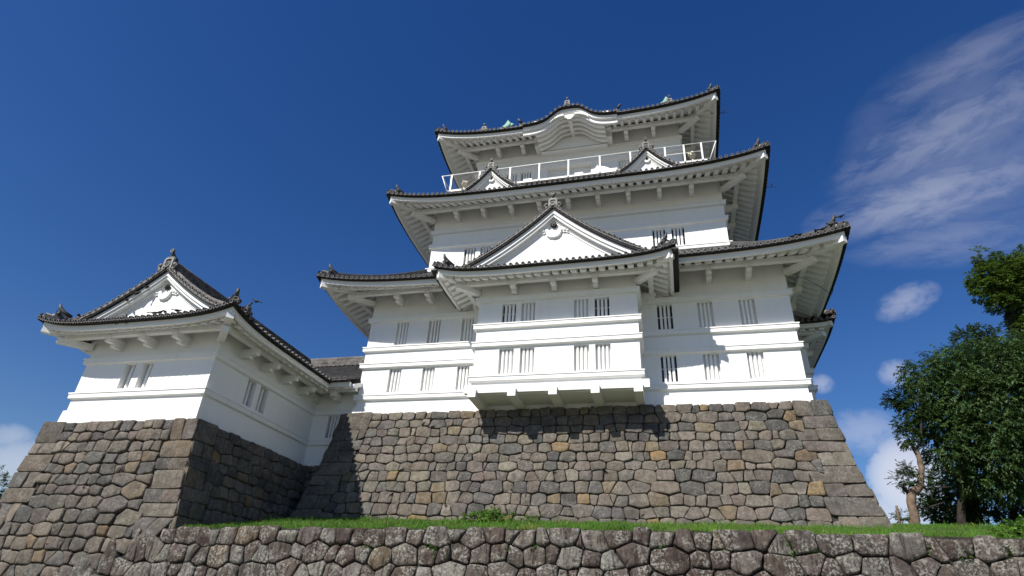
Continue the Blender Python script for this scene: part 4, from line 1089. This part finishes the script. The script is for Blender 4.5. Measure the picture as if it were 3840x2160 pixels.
# pruned tree by the corner of the base
tree('pruned_tree', 'slim pruned tree with bare pale trunk and small leaf tufts right of the stone base', 'tree', (14.54, 3, -4.55),
     [([(14.54,3,-4.7), (14.62,3,-3.7), (14.74,3,-3.15), (15.0,3,-2.95), (15.2,3,-2.6), (15.40,3,-2.1), (15.35,3,-1.46), (15.3,3,-1.2)], [.21,.18,.19,.15,.13,.12,.10,.09]),
      ([(14.7,3,-3.25), (14.55,2.95,-3.05), (14.35,2.9,-2.8)], [.11,.07,.03]), ([(15.34,3,-1.3), (15.2,3,-.8), (15.1,3,-.3)], [.06,.045,.02]),
      ([(15.34,3,-1.3), (15.65,3,-1.0), (16.0,3.1,.3), (16.1,3.1,1.4)], [.06,.05,.04,.02]),
      ([(15.2,3,-2.75), (15.34,3,-3.0), (15.7,3.1,-2.9), (16.3,3.2,-2.85)], [.05,.045,.04,.03]), ([(14.66,3,-3.66), (15.1,3.1,-3.75), (15.5,3.2,-3.62), (16.0,3.4,-3.45)], [.05,.045,.04,.03]),
      ([(15.25,3,-2.5), (15.55,3.1,-2.42), (15.9,3.2,-2.5)], [.03,.025,.02])],
     [(14.58,3,-2.55,.50,.45,.36), (14.75,3,-2.15,.28,.3,.3), (15.42,3.1,-2.55,.22,.2,.3), (15.15,3,-.65,.40,.4,.55), (15.05,3,-.1,.25,.3,.4), (15.55,3.2,1.2,.75,.6,.40), (15.0,3.2,.95,.35,.3,.2), (15.2,3.2,-3.3,.2,.2,.35), (14.3,3.3,-4.05,.38,.3,.20), (15.9,3.3,.6,.6,.5,.5)],
     1100, .11, .05, (.048, .090, .024), 31, spray=9, droop=.3, tw=.22)
tree('cherry_tree', 'big dark broadleaf tree with drooping leaf sprays at the right edge', 'tree', (17.0, 5, -4.1),
     [([(17.0,5,-4.3), (17.2,5,-3.2), (17.6,5,-1.8), (18.2,5,0), (18.7,5,2)], [.20,.15,.14,.11,.06]), ([(17.4,5,-2.4), (16.9,4.6,-1.2), (16.6,4.4,.2)], [.12,.08,.03]),
      ([(18.0,5,-1.0), (19.4,4.8,.2), (20.6,4.8,1.3)], [.12,.09,.04]), ([(18.3,5,-3.2+3), (17.7,4.7,1.2), (17.2,4.4,2.4)], [.1,.07,.03])],
     [(17.35,4.6,2.7,1.15,1.2,.85), (18.7,5,3.2,1.35,1.5,.95), (20.3,5,3.4,1.6,1.7,1.1), (22,5,3.1,1.6,1.7,1.2), (16.75,4.4,1.55,.95,1.0,.75), (18.3,4.4,1.4,1.5,1.5,1.2), (20.4,4.6,1.3,1.7,1.7,1.3),
      (17.1,4.3,.2,.95,1.1,.8), (18.8,4.2,-.2,1.5,1.4,1.1), (20.8,4.6,-.6,1.6,1.6,1.2), (17.2,4.3,-1.1,.95,1.1,.75), (18.7,4.4,-1.55,1.2,1.2,.7), (20.5,4.8,-1.9,1.5,1.5,.8), (22.3,5,.8,1.5,1.6,1.7), (17.5,4.3,-2.3,.75,.7,.45), (18.9,4.3,-2.6,.8,.7,.5)],
     10500, .145, .062, (.046, .094, .025), 33, bark=bark_d, spray=12, droop=.8, tw=.42, shell=.62)
tree('background_tree', 'dark tree massed behind the drooping tree at the right edge', 'tree', (19.5, 10, -3.7),
     [([(19.5,10,-3.9), (19.6,10,-1.5), (20.4,10,1.5), (21.3,10,4.5)], [.4,.34,.28,.15])],
     [(18.6,9.5,-1.8,1.5,1.2,1.3), (21.0,9.5,-1.5,1.8,1.3,1.7), (23.2,9.5,-1.2,1.8,1.3,1.9), (19.9,9.5,1.2,1.9,1.5,1.7), (22.6,9.5,1.8,2.0,1.5,2.0), (21.9,9,6.2,1.0,1.1,.85), (23.2,9.2,6.1,1.2,1.2,.85), (21.7,9,5.0,1.1,1.2,.9), (23.2,9,4.9,1.2,1.2,1.0), (24.6,9.5,5.3,1.2,1.2,1.4), (22.4,9,3.8,1.4,1.3,1.0)],
     5600, .17, .09, (.044, .086, .022), 35, bark=bark_d, spray=11, droop=.35, tw=.36, shell=.6)
tree('camphor_tree', 'tall olive-green camphor tree standing farthest back, highest crown at right', 'tree', (27, 14, -3.7),
     [([(27.0,14,-3.9), (26.9,14,3), (26.7,14,8.5), (26.9,14,10.5), (27.2,14,13)], [.6,.55,.42,.34,.12]), ([(26.6,13.7,12.6), (26.1,13.4,13.8), (25.95,13.3,14.5)], [.10,.07,.03]),
      ([(26.0,13.4,13.9), (25.6,13.3,13.8), (25.2,13.3,13.75)], [.03,.02,.01]), ([(26.05,13.4,14.1), (25.7,13.3,14.25), (25.45,13.3,14.3)], [.025,.018,.01])],
     [(25.9,13.3,12.5,1.0,1.1,.85), (27.0,13.6,13.0,1.2,1.4,.9), (28.4,14,13.2,1.3,1.6,1.2), (25.7,13.4,11.7,.85,.9,.7), (27.0,13.5,11.8,1.2,1.4,.9), (28.6,14,11.6,1.5,1.6,1.3), (26.2,13.4,10.75,.75,.8,.45), (27.4,13.8,10.2,.9,.9,.9), (27.2,13.8,8.8,.75,.8,1.2),
      (26.1,13.3,14.65,.42,.35,.26), (25.85,13.3,14.05,.25,.25,.3), (26.85,13.4,14.15,.40,.35,.2)],
     9000, .14, .08, (.075, .142, .024), 37, bark=bark_d, spray=9, droop=.25, tw=.26, shell=.6)
tree('distant_tree', 'sliver of leafy tree beyond the turret base at the left edge', 'tree', (-61.8, 20, -10.6),
     [([(-61.8,20,-10.8), (-61.8,20,-5), (-61.7,20,-.5)], [.4,.32,.15])], [(-61.8,20,-.2,1.7,1.8,1.9), (-62.3,20,-2.4,2.2,2.2,1.8), (-64.5,20,-.8,2,2,2)], 1500, .26, .13, (.045, .075, .022), 39, spray=9, droop=.3, tw=.5)
for i, (lab, base, bl, n, l, col) in enumerate((
    ('low dark-leaved bush at the foot of the drooping tree', (16.6, 6, -4.0), [(16.4,6,-3.35,.55,.5,.5), (17.1,6,-2.75,.8,.6,.45), (17.0,6,-3.45,.6,.5,.45)], 900, .11, (.050,.090,.024)),
    ('shady bush under the trees, nearest the right edge', (19.2, 6, -4.0), [(18.3,6,-3.4,.8,.6,.6), (19.6,6,-3.5,.9,.6,.55), (21,6.2,-3.4,.9,.6,.6)], 1000, .11, (.042,.074,.020)),
    ('bright green round-leaved shrub spilling over the wall at right', (13.75, -6.9, -6.2), [(13.65,-6.95,-6.15,.55,.40,.26), (14.25,-6.9,-6.1,.6,.4,.30)], 420, .085, (.11,.24,.035)))):
    t = thing('bush', lab, 'bush', base); mb, cols = foliage(bl, n, l, l*.62, col, 50+i, spray=8, droop=.2, tw=.2); obj('foliage', mb, leaf_m, t, cols)
    obj('stem', limbs([([Vector(base) + Vector((0,0,-.15)), Vector(base) + Vector((.05,0,.25)), Vector(bl[0][:3])], [.05,.04,.02])]), bark_d, t)
# grass
rr = random.Random(5); mb = MB(); cols = []
for i in range(52000):
    x = rr.uniform(-12.7, 21); y = -7.75 + 6.5*rr.random()**1.25
    if x > 12.3: y = rr.uniform(-7.75, 3.5)
    if x < -11.2 and y > -1.5: continue
    z = zt(x, y); hgt = rr.uniform(.05, .145)*(1 + .9*noise.noise(Vector((x*1.3, y*1.3, 7))))*(1.6 if rr.random() < .03 else 1); a = rr.uniform(0, 2*pi); dx, dy = cos(a), sin(a); w = rr.uniform(.006, .012); ln = rr.uniform(.1, .55)*hgt
    b = len(mb.v); mb.v += [(x-dy*w, y+dx*w, z-.02), (x+dy*w, y-dx*w, z-.02), (x+dx*ln*.4, y+dy*ln*.4, z+hgt*.65), (x+dx*ln, y+dy*ln, z+hgt)]
    mb.f += [(b, b+1, b+2), (b+1, b+3, b+2)]; mb.mi += [0,0]; mb.sm += [False]*2
    k = rr.uniform(.7, 1.3)*(1 + .4*noise.noise(Vector((x*.6, y*.6, 2)))); dry = max(0, noise.noise(Vector((x*.9, y*1.6, 11))) - .12)*1.6 + (.5 if rr.random() < .06 else 0); c = (.068*k*rr.uniform(.8,1.4) + .09*dry*k, .180*k + .02*dry*k, .016*k + .02*dry*k); cols.extend([c]*4)
g = obj('grass', mb, grass_m, None, cols); g['kind'] = 'stuff'
t = thing('weed_patch', 'broad patch of bright leafy weeds at the foot of the keep base', 'weeds', (-2, -2.1, -5.35))
mb, cols = foliage([(-2.9,-2.1,-5.32,.8,.45,.32), (-1.9,-2.1,-5.3,.9,.5,.30), (-1.1,-2.15,-5.36,.7,.45,.2), (-2.3,-2.2,-5.3,.8,.5,.36)], 800, .10, .075, (.085,.20,.028), 61, spray=6, droop=.1, tw=.14); obj('foliage', mb, leaf_m, t, cols)
obj('stem', limbs([([(-2.6,-2.1,-5.5), (-2.5,-2.1,-5.2)], [.012,.006]), ([(-1.6,-2.1,-5.5), (-1.7,-2.1,-5.2)], [.012,.006])]), bark_d, t)
W_ = [(-12.1,-6.97,.5), (-9.28,-7.1,.6), (-4.70,-7.0,1.1), (-4.2,-6.9,.6), (-2.63,-6.88,.8), (-2.42,-7.1,1.1), (-2.05,-6.9,.6), (-.16,-6.95,.6), (.7,-6.9,.5), (4.41,-6.76,.7), (6.2,-6.9,.5), (7.9,-6.72,1.0), (8.45,-6.92,.7), (11.1,-6.65,.6), (11.95,-6.85,1.0), (13.0,-6.85,1.2)]
names = ('leftmost', 'second', 'third', 'fourth', 'fifth', 'sixth', 'seventh', 'eighth', 'ninth', 'tenth', 'eleventh', 'twelfth', 'thirteenth', 'fourteenth', 'fifteenth', 'rightmost')
for i, (x, z, s) in enumerate(W_):
    y = s_low(x, z)[0].y - .01
    mb, cols = foliage([(x, y, z, .13*s, .05, .16*s)], int(26*s), .06, .04, (.06,.13,.02), 70+i, spray=6, droop=.5, tw=.10)
    o = obj('weed_tuft', mb, leaf_m, None, cols)
    tag(o, 'weed tuft in the retaining wall joints, %s' % (names[i] if i in (0, 15) else names[i] + ' from the left'), 'weed', 'weed tufts in the retaining wall')

# ------------------------------------------------------------------ wooden stake
mb = MB(); mb.tube([(13.68,2,-4.8), (13.70,2,-4.3), (13.73,2,-3.86), (13.73,2,-3.84)], [.055,.052,.05,.04], 9)
tag(obj('wooden_stake', mb, wood_m), 'leaning wooden stake in the grass beside the pruned tree', 'stake')

# ------------------------------------------------------------------ birds
def bird_mesh():
    mb = MB(); n = 8
    prof = [(-.17,.07,.012,.006), (-.10,.085,.035,.022), (-.03,.10,.06,.055), (.04,.115,.065,.062), (.10,.14,.05,.05), (.135,.175,.034,.034), (.165,.20,.033,.033), (.19,.198,.022,.022), (.212,.192,.008,.007), (.225,.188,.003,.003)]
    mb.loops([[(x, ry*cos(2*pi*k/n), z + rz*sin(2*pi*k/n)) for k in range(n)] for x, z, ry, rz in prof], smooth=True)
    mb.loops([[(-.14,-.03,.075), (-.14,.03,.075), (-.14,.03,.06), (-.14,-.03,.06)], [(-.27,-.045,.05), (-.27,.045,.05), (-.27,.045,.042), (-.27,-.045,.042)]])
    for s in (-1, 1): mb.tube([(.02, s*.025, .06), (.025, s*.026, 0)], .006, 5)
    return mb
proto = None
spots = [((10.98,-2.3,6.93), 2.2, 'black pigeon on the lowest right keep eave, leftmost of the row'), ((11.27,-2.3,6.98), .6, 'black pigeon on the lowest right keep eave, second of the row'),
         ((12.01,-2.2,7.16), 1.2, 'upright black pigeon on the lowest right keep eave, third of the row'), ((12.29,-2.2,7.24), .3, 'black pigeon leaning forward on the lowest right keep eave'),
         ((12.7,-2.2,7.46), 2.8, 'black pigeon just below the corner tile of the lowest right keep eave'), ((13.16,-2.15,7.86), .2, 'pigeon perched highest on the lowest right corner tile of the keep'),
         ((-21.15,-8.2,2.30), 2.5, 'pigeon alone on the far left hip of the turret roof'), ((-17.84,-8.22,3.50), 1.0, 'pigeon highest on the left gable slope of the turret'),
         ((-18.29,-8.22,3.20), .2, 'pigeon on the left gable slope of the turret, second from top'), ((-18.67,-8.22,2.90), 2.0, 'pigeon lowest on the left gable slope of the turret'),
         ((-16.16,-8.75,1.75), .8, 'pigeon before the turret gable wall, leftmost of four'), ((-15.89,-8.75,1.75), .1, 'pigeon before the turret gable wall, second of four'),
         ((-15.59,-8.75,1.76), 2.4, 'pigeon before the turret gable wall, third of four'), ((-15.0,-8.75,1.78), 1.4, 'pigeon before the turret gable wall, rightmost of four'),
         ((-11.62,-8.18,2.26), 3.3, 'pigeon on the round tile jutting over the right eave of the turret'), ((4.94,-3.35,6.33), 2.6, 'pigeon on the right eave of the front bay')]
for i, (p, rz, lab) in enumerate(spots):
    if proto is None: o = proto = obj('pigeon', bird_mesh(), bird_m)
    else: o = proto.copy(); C.objects.link(o)
    o.location = p; o.rotation_euler = (0, 0, rz); tag(o, lab, 'bird', 'pigeons perched on the roofs')
